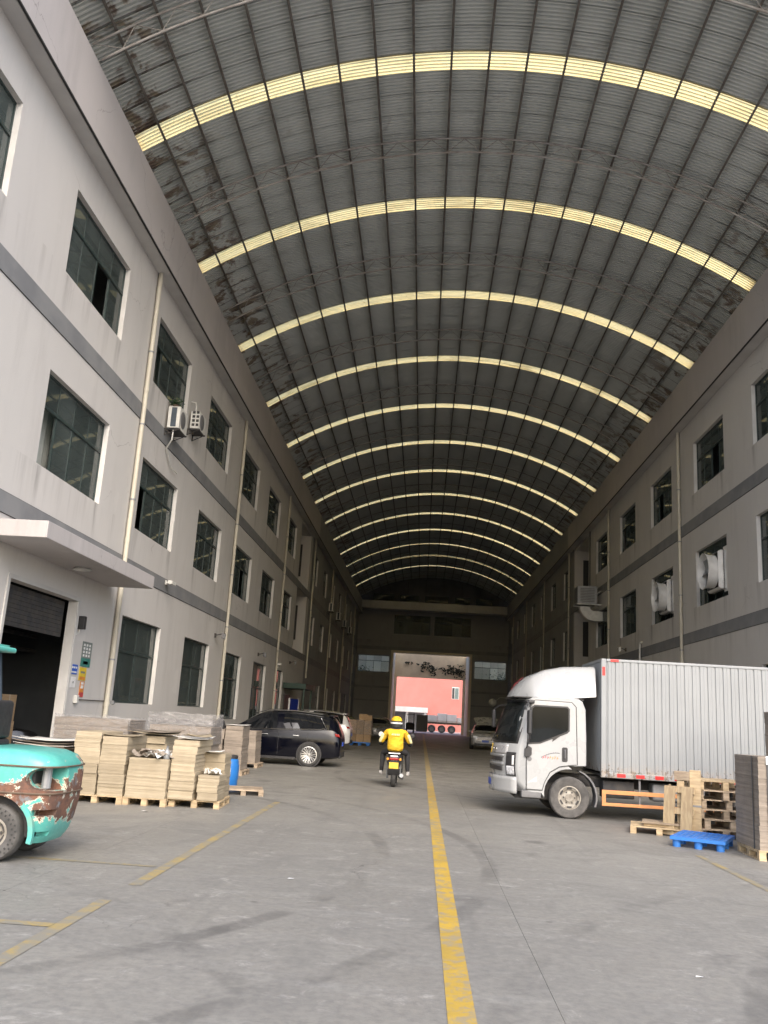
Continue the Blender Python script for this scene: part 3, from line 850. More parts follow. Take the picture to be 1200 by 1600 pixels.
# ================================================================ VEHICLES
def crspl(pts, n):
    """Catmull-Rom through rows of numbers"""
    P = [np.array(p, float) for p in pts]; out = []
    for i in range(len(P) - 1):
        p0 = P[max(i - 1, 0)]; p1 = P[i]; p2 = P[i + 1]; p3 = P[min(i + 2, len(P) - 1)]
        for k in range(n):
            t = k / n
            out.append(.5 * ((2 * p1) + (-p0 + p2) * t + (2 * p0 - 5 * p1 + 4 * p2 - p3) * t * t + (-p0 + 3 * p1 - 3 * p2 + p3) * t ** 3))
    out.append(P[-1]); return out
WHEELS = {}
def wheel_meshes(r, wd, spokes, rim_r, tyre_m, rim_m, style):
    key = (r, wd, spokes, rim_r, style)
    if key in WHEELS: return WHEELS[key]
    h = wd / 2
    ty = MB().lathe([(rim_r, -h * .80), (rim_r + .02, -h * .96), (r * .93, -h), (r * .985, -h * .82), (r, -h * .55), (r, h * .55), (r * .985, h * .82), (r * .93, h), (rim_r + .02, h * .96), (rim_r, h * .80), (rim_r, -h * .80)], 'y', n=36).mesh('tyre')
    ty.materials.append(MATS[tyre_m])
    for p in ty.polygons: p.use_smooth = True
    ty.set_sharp_from_angle(angle=R(40))
    rm = MB()
    rr = rim_r + .004
    rm.lathe([(rr, -h * .84), (rr - .022, -h * .86), (rr - .03, -h * .55), (rr - .035, h * .8), (rr, h * .8), (rr, -h * .84)], 'y', n=36)
    if style == 'alloy':
        for k in range(spokes):
            for da in (-.17, .17):
                a = 2 * math.pi * k / spokes
                c0, s0 = math.cos(a), math.sin(a); c1, s1 = math.cos(a + da), math.sin(a + da)
                rm.add([(c0 * .05 - s0 * .018, -h * .62, s0 * .05 + c0 * .018), (c0 * .05 + s0 * .018, -h * .62, s0 * .05 - c0 * .018),
                        (c1 * (rr - .015) + s1 * .013, -h * .80, s1 * (rr - .015) - c1 * .013), (c1 * (rr - .015) - s1 * .013, -h * .80, s1 * (rr - .015) + c1 * .013),
                        (c0 * .05 - s0 * .018, -h * .45, s0 * .05 + c0 * .018), (c0 * .05 + s0 * .018, -h * .45, s0 * .05 - c0 * .018),
                        (c1 * (rr - .015) + s1 * .013, -h * .6, s1 * (rr - .015) - c1 * .013), (c1 * (rr - .015) - s1 * .013, -h * .6, s1 * (rr - .015) + c1 * .013)],
                       [(0, 1, 2, 3), (4, 7, 6, 5), (0, 4, 5, 1), (2, 6, 7, 3), (1, 5, 6, 2), (0, 3, 7, 4)])
        rm.lathe([(.001, -h * .72), (.055, -h * .70), (.06, -h * .45), (.001, -h * .40)], 'y', n=16)
    else:
        rm.lathe([(.001, -h * .55), (rim_r * .34, -h * .60), (rim_r * .36, -h * .40), (rim_r * .60, -h * .30), (rim_r * .74, -h * .52), (rim_r * .99, -h * .60), (rim_r * .99, -h * .42), (.001, -h * .2)], 'y', n=30)
    rmm = rm.mesh('rim'); rmm.materials.append(MATS[rim_m])
    bk = MB()
    bk.lathe([(.001, h * .0), (rim_r - .02, h * .0), (rim_r - .02, h * .1), (.001, h * .1)], 'y', n=24)
    if style != 'alloy':
        for k in range(6):
            a = 2 * math.pi * (k + .5) / 6; q = rim_r * .82
            M = Matrix.Translation((math.cos(a) * q, -h * .56, math.sin(a) * q)) @ Matrix.Rotation(-a, 4, 'Y')
            bk.box(-.020, .020, -.012, .0, -.045, .045, M)
        for k in range(6):
            a = 2 * math.pi * k / 6; q = rim_r * .50
            bk.cyl((math.cos(a) * q, -h * .50, math.sin(a) * q), (math.cos(a) * q, -h * .36, math.sin(a) * q), .016, n=6)
    bkm = bk.mesh('hub'); bkm.materials.append(MATS['dark chassis'])
    WHEELS[key] = (ty, rmm, bkm); return WHEELS[key]
def put_wheel(root, x, y, r, wd, rim_r, flip=False, spokes=9, tyre_m='black rubber', rim_m='alloy', style='alloy', steer=0.):
    ty, rm, hb = wheel_meshes(r, wd, spokes, rim_r, tyre_m, rim_m, style)
    e = bpy.data.objects.new('wheel', None); COL.objects.link(e); e.parent = root
    e.location = (x, y, r); e.rotation_euler = (0, 0, (math.pi if flip else 0) + steer); e.empty_display_size = .1
    for n_, me in (('tyre', ty), ('rim', rm), ('hub', hb)): link(n_, me, e)
    return e

def car(name, label, paint, loc, rz, L=4.75, H=1.68, W=1.90, hatch_open=False, rear_tall=True, plate='blue plate', group=None, trim='chrome'):
    """estate/SUV body lofted from stations; local x points to the nose, left side is +y"""
    t = thing(name, label, 'car', loc, rz, group)
    k = L / 4.75; kz = H / 1.66; hw = W / 2
    #      x      zlow zmid zbelt ztop  w_mid  w_belt w_top
    st = [(2.375, .42, .55, .66, .70, .66, .62, .45),
          (2.33, .28, .55, .80, .84, .82, .78, .60),
          (2.15, .23, .58, .93, .985, .91, .87, .70),
          (1.75, .22, .60, .985, 1.05, .945, .905, .74),
          (1.25, .22, .60, 1.01, 1.10, .95, .915, .75),
          (.95, .22, .60, 1.025, 1.18, .95, .92, .73),
          (.55, .22, .60, 1.035, 1.42, .95, .925, .68),
          (.20, .22, .60, 1.045, 1.585, .95, .925, .65),
          (-.30, .22, .60, 1.06, 1.655, .95, .925, .645),
          (-.95, .22, .60, 1.075, 1.655, .95, .925, .64),
          (-1.55, .23, .60, 1.10, 1.615, .95, .92, .62),
          (-1.98, .25, .62, 1.13, 1.55, .94, .90, .60),
          (-2.16, .27, .64, 1.12, 1.40, .925, .87, .58),
          (-2.29, .30, .64, 1.02, 1.14, .90, .83, .60),
          (-2.36, .34, .62, .90, .98, .85, .79, .58),
          (-2.375, .42, .58, .74, .80, .74, .70, .52)]
    rows = crspl(st, 3)
    grid = []
    for (x, zl, zm, zb, zt, wm, wb, wt) in rows:
        x *= k; zl *= 1; zm *= kz; zb *= kz; zt *= kz; wm *= hw / .95; wb *= hw / .95; wt *= hw / .95
        half = [(0, zl), (wm * .80, zl), (wm * .955, zl + .05), (wm * .985, zl + .16), (wm, zm), (wm * 1.0, zm * .55 + zb * .45), (wb * 1.0, zb - .03), (wb * .985, zb),
                (wb * .62 + wt * .38, zb * .62 + zt * .38), (wb * .25 + wt * .75, zb * .22 + zt * .78), (wt * .98, zt - .045), (wt * .80, zt - .012), (wt * .4, zt), (0, zt + .004)]
        ring = [(x, y, z) for y, z in half] + [(x, -y, z) for y, z in half[-2:0:-1]]
        grid.append(ring)
    n = len(grid[0]); ns = len(grid); hv = 14
    def face_kind(i, j):
        xa = grid[i][0][0] / k; xb = grid[i + 1][0][0] / k; xm = (xa + xb) / 2
        jj = j if j < hv - 1 else n - 1 - j
        if jj in (7, 8, 9) and -1.95 < xm < .72:
            if -.42 < xm < -.36 or -1.40 < xm < -1.28: return 'body'
            return 'side'
        if jj in (10, 11, 12) and .30 < xm < .97: return 'wind'
        if jj in (10, 11, 12) and -2.25 < xm < -2.02: return 'rear'
        return 'body'
    body = MB(); body.v = [p for r in grid for p in r]
    gl = {'side': {1: MB(), -1: MB()}, 'wind': {0: MB()}, 'rear': {0: MB()}}
    for i in range(ns - 1):
        for j in range(n):
            f = (i * n + j, i * n + (j + 1) % n, (i + 1) * n + (j + 1) % n, (i + 1) * n + j)
            kd = face_kind(i, j)
            if kd == 'body': body.f.append(f)
            else:
                q = [body.v[a] for a in f]
                s_ = (1 if j < hv - 1 else -1) if kd == 'side' else 0
                gl[kd][s_].add(q, [(0, 1, 2, 3)])
    body.f.append(tuple(range(n))); body.f.append(tuple((ns - 1) * n + a for a in range(n)))
    bo = body.build('body', paint, t, True, angle=38)
    for kd, dd in gl.items():
        for s_, mb in dd.items():
            if kd == 'rear' and hatch_open: nm = 'rear_window'
            else: nm = {'side': 'side_window', 'wind': 'windscreen', 'rear': 'rear_window'}[kd]
            bm_me = mb.mesh(nm); bm = bmesh.new(); bm.from_mesh(bm_me); bmesh.ops.remove_doubles(bm, verts=bm.verts, dist=.0005); bm.to_mesh(bm_me); bm.free()
            bm_me.materials.append(MATS['car glass']); link(nm, bm_me, t, True)
    # dark cabin core so that the glass reads deep
    MB().box(-1.7 * k, .35 * k, -hw * .78, hw * .78, .45, 1.06 * kz).box(-1.1 * k, -.95 * k, -hw * .7, hw * .7, 1.0, 1.35 * kz).box(-.05 * k, .1 * k, -hw * .7, hw * .7, 1.0, 1.32 * kz).build('seats', 'black plastic', t)
    wr = .355
    for x in (1.42 * k, -1.40 * k):
        for s_ in (1, -1):
            MB().lathe([(.001, .0), (wr - .03, .0), (wr - .01, s_ * .020), (wr + .05, s_ * .020), (wr + .055, -s_ * .04)], 'y', (x, s_ * (hw + .004), wr + .01), 32).build('wheel_arch', 'black plastic', t)
            put_wheel(t, x, s_ * (hw - .045), wr, .235, .262, flip=s_ > 0)
    for s_ in (1, -1):
        MB().prism([(1.0 * k, .20), (1.0 * k, .27), (-.98 * k, .27), (-.98 * k, .20)], 'y', s_ * (hw - .03), s_ * (hw + .012)).build('sill_trim', 'black plastic', t)
        ln = MB(); pth = [(x * k, s_ * (hw * .962 - .002), (1.028 - .046 * (x - .75)) * kz + .003) for x in np.linspace(.75, -1.72, 9)]
        ln.tube(pth, .014, 5); pth2 = [(-1.72 * k, s_ * hw * .962, 1.142 * kz), (-1.88 * k, s_ * hw * .93, 1.19 * kz), (-1.70 * k, s_ * hw * .80, 1.47 * kz)]
        ln.tube(pth2, .02, 5)
        ln.build('window_trim', trim, t, True)
        MB().tube([(.50 * k, s_ * hw * .70, 1.50 * kz), (0, s_ * hw * .68, 1.665 * kz), (-.9 * k, s_ * hw * .675, 1.672 * kz), (-1.75 * k, s_ * hw * .655, 1.60 * kz)], .016, 5).build('roof_rail', trim, t, True)
        m = MB(); m.lathe([(.001, -.11), (.07, -.10), (.085, -.02), (.085, .03), (.06, .09), (.001, .10)], 'y', (.62 * k, s_ * (hw + .10), 1.11 * kz), 10)
        m.build('door_mirror', paint, t, True)
        MB().box(.50 * k, .62 * k, s_ * hw * .96 - .02, s_ * hw * .96 + .06 * s_ + .02, 1.05 * kz, 1.08 * kz).build('mirror_arm', 'black plastic', t)
        for x in (.05, -.95):
            MB().box(x * k - .10, x * k + .10, s_ * (hw * .995), s_ * (hw * .995 + .03), .895 * kz, .925 * kz).build('door_handle', trim, t, bevel=.008)
        for x in (.88, -.39, -1.32):
            MB().box(x * k - .004, x * k + .004, s_ * (hw * .99), s_ * (hw + .003), .33, 1.02 * kz).build('door_gap', 'black plastic', t)
        MB().prism([(2.22 * k, .72 * kz), (2.16 * k, .83 * kz), (1.80 * k, .90 * kz), (1.86 * k, .78 * kz)], 'y', s_ * (hw * .86), s_ * (hw * .975)).build('headlight', 'head lamp', t, bevel=.01)
        MB().prism([(2.375 * k, .74 * kz), (2.36 * k, .84 * kz), (2.10 * k, .88 * kz), (2.20 * k, .74 * kz)], 'y', s_ * (hw * .55), s_ * (hw * .86)).build('headlight', 'head lamp', t, bevel=.01)
        MB().prism([(-2.35 * k, .93 * kz), (-2.31 * k, 1.02 * kz), (-2.16 * k, 1.04 * kz), (-2.20 * k, .95 * kz)], 'y', s_ * (hw * .60), s_ * (hw * .945)).build('tail_light', 'tail lamp red', t, bevel=.01)
    MB().box(2.33 * k, 2.385 * k, -hw * .56, hw * .56, .62 * kz, .80 * kz).build('grille', 'black plastic', t, bevel=.01)
    for z in (.66, .71, .76): MB().box(2.385 * k, 2.395 * k, -hw * .54, hw * .54, z * kz, (z + .015) * kz).build('grille_bar', 'chrome', t)
    MB().box(2.27 * k, 2.37 * k, -hw * .74, hw * .74, .30, .46).build('lower_grille', 'black plastic', t, bevel=.02)
    MB().box(2.372 * k, 2.387 * k, -.22, .22, .47, .60).build('number_plate', plate, t)
    MB().box(-2.30 * k, -2.385 * k, -hw * .80, hw * .80, .30, .48).build('rear_bumper', 'black plastic', t, bevel=.02)
    MB().box(-2.395 * k, -2.37 * k, -.22, .22, .66, .79).build('number_plate', plate, t)
    MB().box(-2.10 * k, -1.93 * k, -hw * .58, hw * .58, 1.55 * kz, 1.585 * kz).build('spoiler', paint, t, bevel=.01)
    if hatch_open:
        q = MB(); rg = []
        for yy in np.linspace(-1, 1, 9):
            c_ = (1 - yy * yy) * .10
            rg.append([(-1.95 * k, yy * hw * .70, 1.56 * kz), (-2.55 * k - c_ * .3, yy * hw * .86, 1.93 * kz + c_), (-2.95 * k - c_ * .5, yy * hw * .90, 1.98 * kz + c_), (-2.97 * k - c_ * .5, yy * hw * .88, 1.91 * kz + c_), (-2.5 * k, yy * hw * .82, 1.84 * kz + c_), (-1.97 * k, yy * hw * .68, 1.52 * kz)])
        q.rings(rg); q.build('tailgate', paint, t, True, angle=50)
        rg2 = [[(a[0] + .02, a[1], a[2] + .045) for a in (r[0], r[1])] for r in rg[1:-1]]
    return t

car('parked_car', 'dark navy estate car with chrome window trim, parked nosing to the wall', 'navy car paint', (-4.94, 29.76, 0), math.pi, L=4.8, H=1.70)
car('parked_car', 'white car parked nose to the wall behind the navy car', 'white car paint', (-5.75, 44.2, 0), math.pi, L=4.75, H=1.80)
car('parked_car', 'silver car facing out with its tailgate raised, beside the truck', 'silver car paint', (4.25, 59.2, 0), R(-94), L=4.5, H=1.64, W=1.86, hatch_open=True)
car('parked_car', 'grey car half hidden between the wrapped cartons and the rider', 'grey car paint', (-3.1, 66.5, 0), R(-78), L=4.5, H=1.66, W=1.84, trim='black plastic')
car('parked_car', 'black car standing inside the doorway under the canopy', 'black car paint', (-11.0, 19.9, 0), R(35), L=4.5, H=1.50)

# ---------------------------------------------------------------- box truck
tr = thing('box_truck', 'white light box truck with wind deflector and orange side guard, parked across the hall', 'truck')
ys, yf = 17.62, 19.62
def side_pts(off):
    """cab outline (x, z), pulled in by off; nose at small x"""
    P = [(1.50, .62), (1.47, .86), (1.475, 1.08), (1.51, 1.30), (1.60, 1.62), (1.72, 1.98), (1.82, 2.17), (1.98, 2.235), (2.6, 2.26), (3.06, 2.25), (3.14, 2.20), (3.20, 2.05), (3.22, 1.5), (3.22, .98), (3.0, .96), (2.86, .97)]
    arch = [(2.9 + .49 * math.cos(a), .41 + .49 * math.sin(a)) for a in np.linspace(R(84), R(188), 9)]
    P += arch + [(2.36, .42), (2.05, .42), (1.78, .44)]
    c = (2.35, 1.35)
    return [(c[0] + (x - c[0]) * (1 - off), c[1] + (z - c[1]) * (1 - off)) for x, z in P]
rg = []
def bow(u, x): return .42 * abs(u) ** 2.5 * max(0, min(1, (2.25 - x) / .6))      # the nose is bowed in plan
for u, off in ((-1, .03), (-.985, .012), (-.94, .003), (-.86, 0), (-.72, 0), (-.5, 0), (-.25, 0), (0, 0), (.25, 0), (.5, 0), (.72, 0), (.86, 0), (.94, .003), (.985, .012), (1, .03)):
    y = (ys + yf) / 2 + u * (yf - ys) / 2
    rg.append([(x + bow(u, x), y, z) for x, z in side_pts(off)])
MB().rings(rg).build('cab', 'white cab paint', tr, True, angle=32)
# doors, windows
def side_panel(name, poly, y0, y1, m, par, bevel=.006): return MB().prism(poly, 'y', y0, y1).build(name, m, par, bevel=bevel, angle=30)
dr = side_panel('door', [(2.08, .50), (2.07, .95), (2.08, 1.35), (2.14, 2.10), (2.22, 2.17), (2.92, 2.16), (3.0, 2.08), (3.03, 1.0), (2.90, .985), (2.70, .95), (2.52, .84), (2.42, .66), (2.37, .50)], ys - .012, ys + .03, 'white cab paint', tr, .01)
dgp = [(2.07, .49), (2.06, .95), (2.07, 1.35), (2.13, 2.11), (2.215, 2.18), (2.925, 2.17), (3.01, 2.085), (3.04, .995), (2.90, .975), (2.70, .94), (2.52, .83), (2.42, .65), (2.375, .49), (2.07, .49)]
MB().tube([(x, ys - .004, z) for x, z in dgp], .007, 5).build('door_gap', 'black plastic', dr)
side_panel('window_surround', [(2.085, 1.33), (2.135, 2.03), (2.20, 2.085), (2.84, 2.085), (2.885, 2.04), (2.885, 1.62), (2.84, 1.575), (2.32, 1.355)], ys - .018, ys - .0125, 'black plastic', dr, 0)
side_panel('pane', [(2.115, 1.365), (2.165, 2.015), (2.21, 2.055), (2.83, 2.055), (2.855, 2.03), (2.855, 1.64), (2.82, 1.605), (2.31, 1.385)], ys - .024, ys - .0185, 'cab glass', dr, 0)
side_panel('seat_back', [(2.55, 1.40), (2.62, 1.9), (2.80, 1.9), (2.84, 1.62)], ys - .0182, ys - .0181, 'dark chassis', dr, 0)
side_panel('handle_recess', [(2.74, 1.06), (2.74, 1.29), (2.76, 1.31), (2.83, 1.31), (2.85, 1.29), (2.85, 1.06), (2.83, 1.04), (2.76, 1.04)], ys - .019, ys - .0125, 'black plastic', dr, 0)
MB().tube([(2.795, ys - .02, 1.27), (2.795, ys - .05, 1.24), (2.795, ys - .05, 1.12), (2.795, ys - .02, 1.09)], .011, 8).build('door_handle', 'grey plastic', dr, True)
side_panel('side_marker', [(2.09, .62), (2.21, .70), (2.27, .74), (2.26, .64)], ys - .017, ys - .0125, 'head lamp', dr, 0)
MB().lathe([(.001, -.018), (.042, -.016), (.045, -.012)], 'y', (2.12, ys, 1.06), 16).build('fuel_cap', 'grey plastic', dr, True)
# red swoosh with small lettering on the door
sw_ = MB(); pth = [(2.34 + .36 * t_, 1.09 + .10 * math.sin(t_ * 1.9)) for t_ in np.linspace(0, 1, 9)]
for a, b_ in zip(pth[:-1], pth[1:]): sw_.quad((a[0], ys - .0135, a[1]), (b_[0], ys - .0135, b_[1]), (b_[0], ys - .0135, b_[1] + .012), (a[0], ys - .0135, a[1] + .022))
sw_.build('door_swoosh', 'grey plastic', dr)
for kx in range(7):
    x = 2.37 + kx * .045; z = 1.075 + (.012 if kx % 2 else 0) - (0 if kx < 3 else .004)
    gl_ = MB().quad((x, ys - .0137, z), (x + .010, ys - .0137, z), (x + .022, ys - .0137, z + .055), (x + .012, ys - .0137, z + .055)).quad((x + .012, ys - .0137, z + .020), (x + .034, ys - .0137, z + .024), (x + .034, ys - .0137, z + .034), (x + .012, ys - .0137, z + .030))
    gl_.build('door_letter', 'red print' if kx < 3 else 'sign orange', dr)
# windscreen, front
def front(u, z):                                   # point on the bowed nose, u in -1..1
    P = side_pts(0)[:8]
    for (xa, za), (xb, zb) in zip(P[:-1], P[1:]):
        if za <= z <= zb: x = xa + (xb - xa) * (z - za) / (zb - za); break
    else: x = P[0][0]
    return x + bow(u, x)
def front_patch(name, z0, z1, u0, u1, m, out=.012, nu=21, nz=6, par=tr, thick=.01):
    q = MB(); a = []
    for z in np.linspace(z0, z1, nz):
        a.append([(front(u, z) - out, (ys + yf) / 2 + u * (yf - ys) / 2 * .985, z) for u in np.linspace(u0, u1, nu)])
    q.rings(a, closed=False)
    o = q.build(name, m, par, True)
    sm = o.modifiers.new('t', 'SOLIDIFY'); sm.thickness = thick; sm.offset = 0
    return o
front_patch('windscreen', 1.36, 2.13, -.93, .93, 'cab glass', .014)
front_patch('windscreen_seal', 1.325, 2.165, -.97, .97, 'black plastic', .006)
front_patch('nose_panel', 1.12, 1.30, -.80, .80, 'silver car paint', .012)
for z0, z1 in ((.98, 1.055), (.80, .88)): front_patch('grille_slot', z0, z1, -.70, .70, 'black plastic', .016)
for z0 in (1.058, .90): front_patch('grille_bar', z0, z0 + .05, -.74, .74, 'unit steel', .02, nz=3)
front_patch('bumper', .40, .70, -1.0, 1.0, 'white cab paint', .035, thick=.05)
front_patch('number_plate', .50, .62, -.24, .24, 'blue plate', .068)
front_patch('badge', 1.10, 1.30, -.10, -.02, 'yellow plate', .022, nu=3)
for i_, u in enumerate((-.46, -.30, .12, .28)): front_patch('badge_letter', 1.17, 1.23, u, u + .10, 'chrome', .020, nu=3, nz=2)
for s_ in (-1, 1):
    front_patch('headlight_housing', .72, 1.16, s_ * .80, s_ * .985, 'black plastic', .022)
    front_patch('headlight', .74, .90, s_ * .83, s_ * .97, 'head lamp', .034)
    front_patch('day_light', .92, 1.10, s_ * .93, s_ * .965, 'white print', .034, nu=3)
    MB().tube([(1.48, (ys + yf) / 2 + s_ * .35, 1.33), (1.50, (ys + yf) / 2 + s_ * .05, 1.40), (1.53, (ys + yf) / 2 - s_ * .2, 1.44)], .01, 5).build('wiper', 'black plastic', tr, True)
# lower step and mudguard, mirrors
MB().box(1.98, 2.36, ys + .0, ys + .30, .34, .47).build('step', 'grey plastic', tr, bevel=.02)
mg = MB(); pth = [(2.9 + .50 * math.cos(a), .41 + .50 * math.sin(a)) for a in np.linspace(R(-20), R(70), 8)]
for a, b_ in zip(pth[:-1], pth[1:]): mg.add([(a[0], ys + .02, a[1]), (b_[0], ys + .02, b_[1]), (b_[0], ys + .36, b_[1]), (a[0], ys + .36, a[1]), (a[0] + .03, ys + .02, a[1] + .01), (b_[0] + .03, ys + .02, b_[1] + .01), (b_[0] + .03, ys + .36, b_[1] + .01), (a[0] + .03, ys + .36, a[1] + .01)], [(0, 1, 2, 3), (4, 5, 6, 7), (0, 1, 5, 4), (2, 3, 7, 6), (1, 2, 6, 5), (0, 3, 7, 4)])
mg.build('mudguard', 'grey plastic', tr)
ma = MB().tube([(2.02, ys - .01, 2.10), (2.05, ys - .17, 2.13), (2.10, ys - .19, 2.02), (2.10, ys - .19, 1.45), (2.06, ys - .10, 1.30), (2.06, ys - .01, 1.25)], .014, 7).build('mirror_arm', 'black plastic', tr, True)
MB().box(2.045, 2.13, ys - .30, ys - .10, 1.52, 1.98).build('mirror', 'black plastic', ma, bevel=.03)
MB().prism([(2.02, 1.10), (2.02, 1.24), (2.08, 1.31), (2.16, 1.27), (2.16, 1.14), (2.10, 1.09)], 'y', ys - .05, ys - .0125).build('mirror_bracket', 'black plastic', ma, bevel=.01)
MB().box(2.06, 2.19, ys - .12, ys - .02, 2.10, 2.17).build('mirror_bracket', 'black plastic', ma, bevel=.02)
ma2 = MB().tube([(2.02, yf + .01, 2.10), (1.72, yf + .22, 2.08), (1.60, yf + .30, 1.98)], .014, 7).build('mirror_arm', 'black plastic', tr, True)
MB().box(1.56, 1.64, yf + .22, yf + .40, 1.60, 1.98).build('mirror', 'black plastic', ma2, bevel=.03)
# wind deflector
rg = []
for x, zt, hwid in ((1.76, 2.235, .84), (1.83, 2.37, .88), (1.95, 2.53, .91), (2.12, 2.66, .94), (2.42, 2.79, .955), (2.8, 2.875, .96), (3.40, 2.91, .97)):
    cy = (ys + yf) / 2; zb = 2.23 if x < 3 else 2.30; r_ = []
    for u in np.linspace(-1, 1, 17):
        e = 1 - abs(u) ** 9
        r_.append((x + bow(u, x), cy + u * hwid, zb + (zt - zb) * (max(0, e) ** .36)))
    rg.append(r_)
q = MB().rings(rg, closed=False)
q.f.append(tuple((len(rg) - 1) * 17 + i for i in range(17)))
q.build('wind_deflector', 'white cab paint', tr, True, angle=60)
MB().prism([(1.80, 2.215), (3.16, 2.215), (3.16, 2.235), (1.80, 2.235)], 'y', ys + .03, yf - .03).build('roof_seam', 'black plastic', tr)
for kx, (u, z) in enumerate(((-.32, 2.52), (-.20, 2.40), (-.10, 2.52), (.02, 2.42))):
    # red characters on the sloping deflector face
    gl_ = MB(); cy = (ys + yf) / 2
    for (dy, dz, wy, wz) in ((0, 0, .16, .02), (0, .06, .16, .02), (.03, -.03, .02, .13), (.11, -.03, .02, .13), (-.01, .10, .18, .018), (.07, -.05, .018, .17)):
        def XX(z_): return np.interp(z_, [2.235, 2.38, 2.55, 2.69], [1.76, 1.83, 1.95, 2.12]) - .012
        y0 = cy + u * .9 + dy; z0 = z + dz
        P_ = lambda yq, zq: (XX(zq) + bow((yq - cy) / .9, XX(zq)), yq, zq)
        gl_.quad(P_(y0, z0), P_(y0 + wy, z0), P_(y0 + wy, z0 + wz), P_(y0, z0 + wz))
    gl_.build('red_character', 'red print', tr)
# chassis, wheels
MB().box(2.2, 7.6, 18.15, 18.27, .58, .78).box(2.2, 7.6, 18.97, 19.09, .58, .78).build('chassis_rail', 'dark chassis', tr)
MB().box(3.55, 4.15, 17.75, 18.1, .42, .74).build('battery_box', 'dark chassis', tr, bevel=.02)
MB().box(4.5, 5.2, 17.8, 18.13, .40, .74).build('fuel_tank', 'unit steel', tr, bevel=.05)
MB().box(1.9, 3.2, 18.0, 19.2, .30, .62).build('engine_sump', 'dark chassis', tr)
for x in (2.9, 6.35):
    MB().cyl((x, ys + .1, .39), (x, yf - .1, .39), .06, n=10).build('axle', 'dark chassis', tr)
for y, fl in ((ys + .12, False), (yf - .12, True)):
    put_wheel(tr, 2.9, y, .385, .20, .215, fl, tyre_m='dusty rubber', rim_m='dirty rim', style='steel')
    put_wheel(tr, 6.35, y, .385, .20, .215, fl, tyre_m='dusty rubber', rim_m='dirty rim', style='steel')
    put_wheel(tr, 6.35, y + (.24 if not fl else -.24), .385, .20, .215, fl, tyre_m='dusty rubber', rim_m='dirty rim', style='steel')
# cargo box: corrugated sides, framed edges
bx0, bx1, by0, by1, bz0, bz1 = 3.48, 7.75, 17.56, 19.68, .80, 3.05
cb = MB(); xs_ = []; p = .148; nn = int((bx1 - bx0 - .2) / p)
for i in range(nn):
    for t_, d in ((0, 0), (.07, .018), (.19, .018), (.26, 0), (.60, 0), (.63, .005), (.66, .005), (.69, 0)): xs_.append((bx0 + .1 + (i + t_) * p, d))
xs_.append((bx1 - .1, 0))
for (yb, sg) in ((by0 + .012, 1), (by1 - .012, -1)):
    cb = MB(); o_ = 0
    for x, d in xs_:
        cb.v.append((x, yb + sg * d, bz0 + .10)); cb.v.append((x, yb + sg * d, bz1 - .05))
    for i in range(len(xs_) - 1): cb.f.append((o_ + 2 * i, o_ + 2 * i + 2, o_ + 2 * i + 3, o_ + 2 * i + 1))
    cb.build('box_side', 'white truck box sheet', tr)
fb = MB(); yy_ = []; nn = 17; p = (by1 - by0 - .2) / nn
for i in range(nn):
    for t_, d in ((0, 0), (.16, .026), (.40, .026), (.56, 0)): yy_.append((by0 + .1 + (i + t_) * p, d))
yy_.append((by1 - .1, 0))
for y, d in yy_: fb.v.append((bx0 + .012 + d, y, bz0 + .1)); fb.v.append((bx0 + .012 + d, y, bz1 - .05))
for i in range(len(yy_) - 1): fb.f.append((2 * i, 2 * i + 2, 2 * i + 3, 2 * i + 1))
fb.build('box_front', 'white truck box sheet', tr)
MB().box(bx0 + .02, bx1 - .02, by0 + .05, by1 - .05, bz1 - .03, bz1 - .01).build('box_roof', 'white truck box sheet', tr)
MB().box(bx0 + .02, bx1 - .02, by0 + .05, by1 - .05, bz0 + .02, bz0 + .06).build('box_floor', 'dark chassis', tr)
MB().box(bx1 - .02, bx1, by0 + .1, by1 - .1, bz0 + .1, bz1 - .05).build('rear_door', 'white truck box sheet', tr)
for x0, x1 in ((bx0, bx0 + .1), (bx1 - .1, bx1)):
    for y0_, y1_ in ((by0, by0 + .1), (by1 - .1, by1)): MB().box(x0, x1, y0_, y1_, bz0, bz1).build('corner_post', 'white truck box sheet', tr, bevel=.015)
for y0_, y1_ in ((by0 + .002, by0 + .1), (by1 - .1, by1 - .002)):
    MB().box(bx0 + .1, bx1 - .1, y0_, y1_, bz1 - .055, bz1 - .001).build('top_rail', 'white truck box sheet', tr, bevel=.01)
    MB().box(bx0 + .1, bx1 - .1, y0_, y1_, bz0, bz0 + .1).build('bottom_rail', 'white truck box sheet', tr, bevel=.01)
for x in (bx0 + .002, bx1 - .098): MB().box(x, x + .096, by0 + .1, by1 - .1, bz1 - .055, bz1 - .001).build('top_rail', 'white truck box sheet', tr)
for kx in range(7):
    MB().box(bx0 + .30 + kx * .36, bx0 + .46 + kx * .36, by0 - .004, by0 + .001, bz0 + .02, bz0 + .085).build('reflector', 'red reflector', tr)
MB().box(bx0 + .18, bx0 + .34, by0 - .003, by0 + .001, bz1 - .055, bz1 - .008).build('reflector', 'red reflector', tr)
MB().box(bx0 + .02, bx0 + .075, by0 - .003, by0 - .0002, bz1 - .33, bz1 - .16).build('reflector', 'red reflector', tr)
# orange side guard
MB().box(3.50, 5.95, by0 + .02, by0 + .05, .50, .575).build('guard_rail', 'orange steel', tr, bevel=.006)
MB().box(3.50, 5.95, by0 + .02, by0 + .05, .285, .345).build('guard_rail', 'orange steel', tr, bevel=.006)
MB().box(3.50, 3.575, by0 + .016, by0 + .055, .285, .575).build('guard_rail', 'orange steel', tr, bevel=.006)
for x in (4.2, 5.4): MB().box(x, x + .035, by0 + .052, by0 + .08, .26, .80).build('guard_post', 'grey plastic', tr)
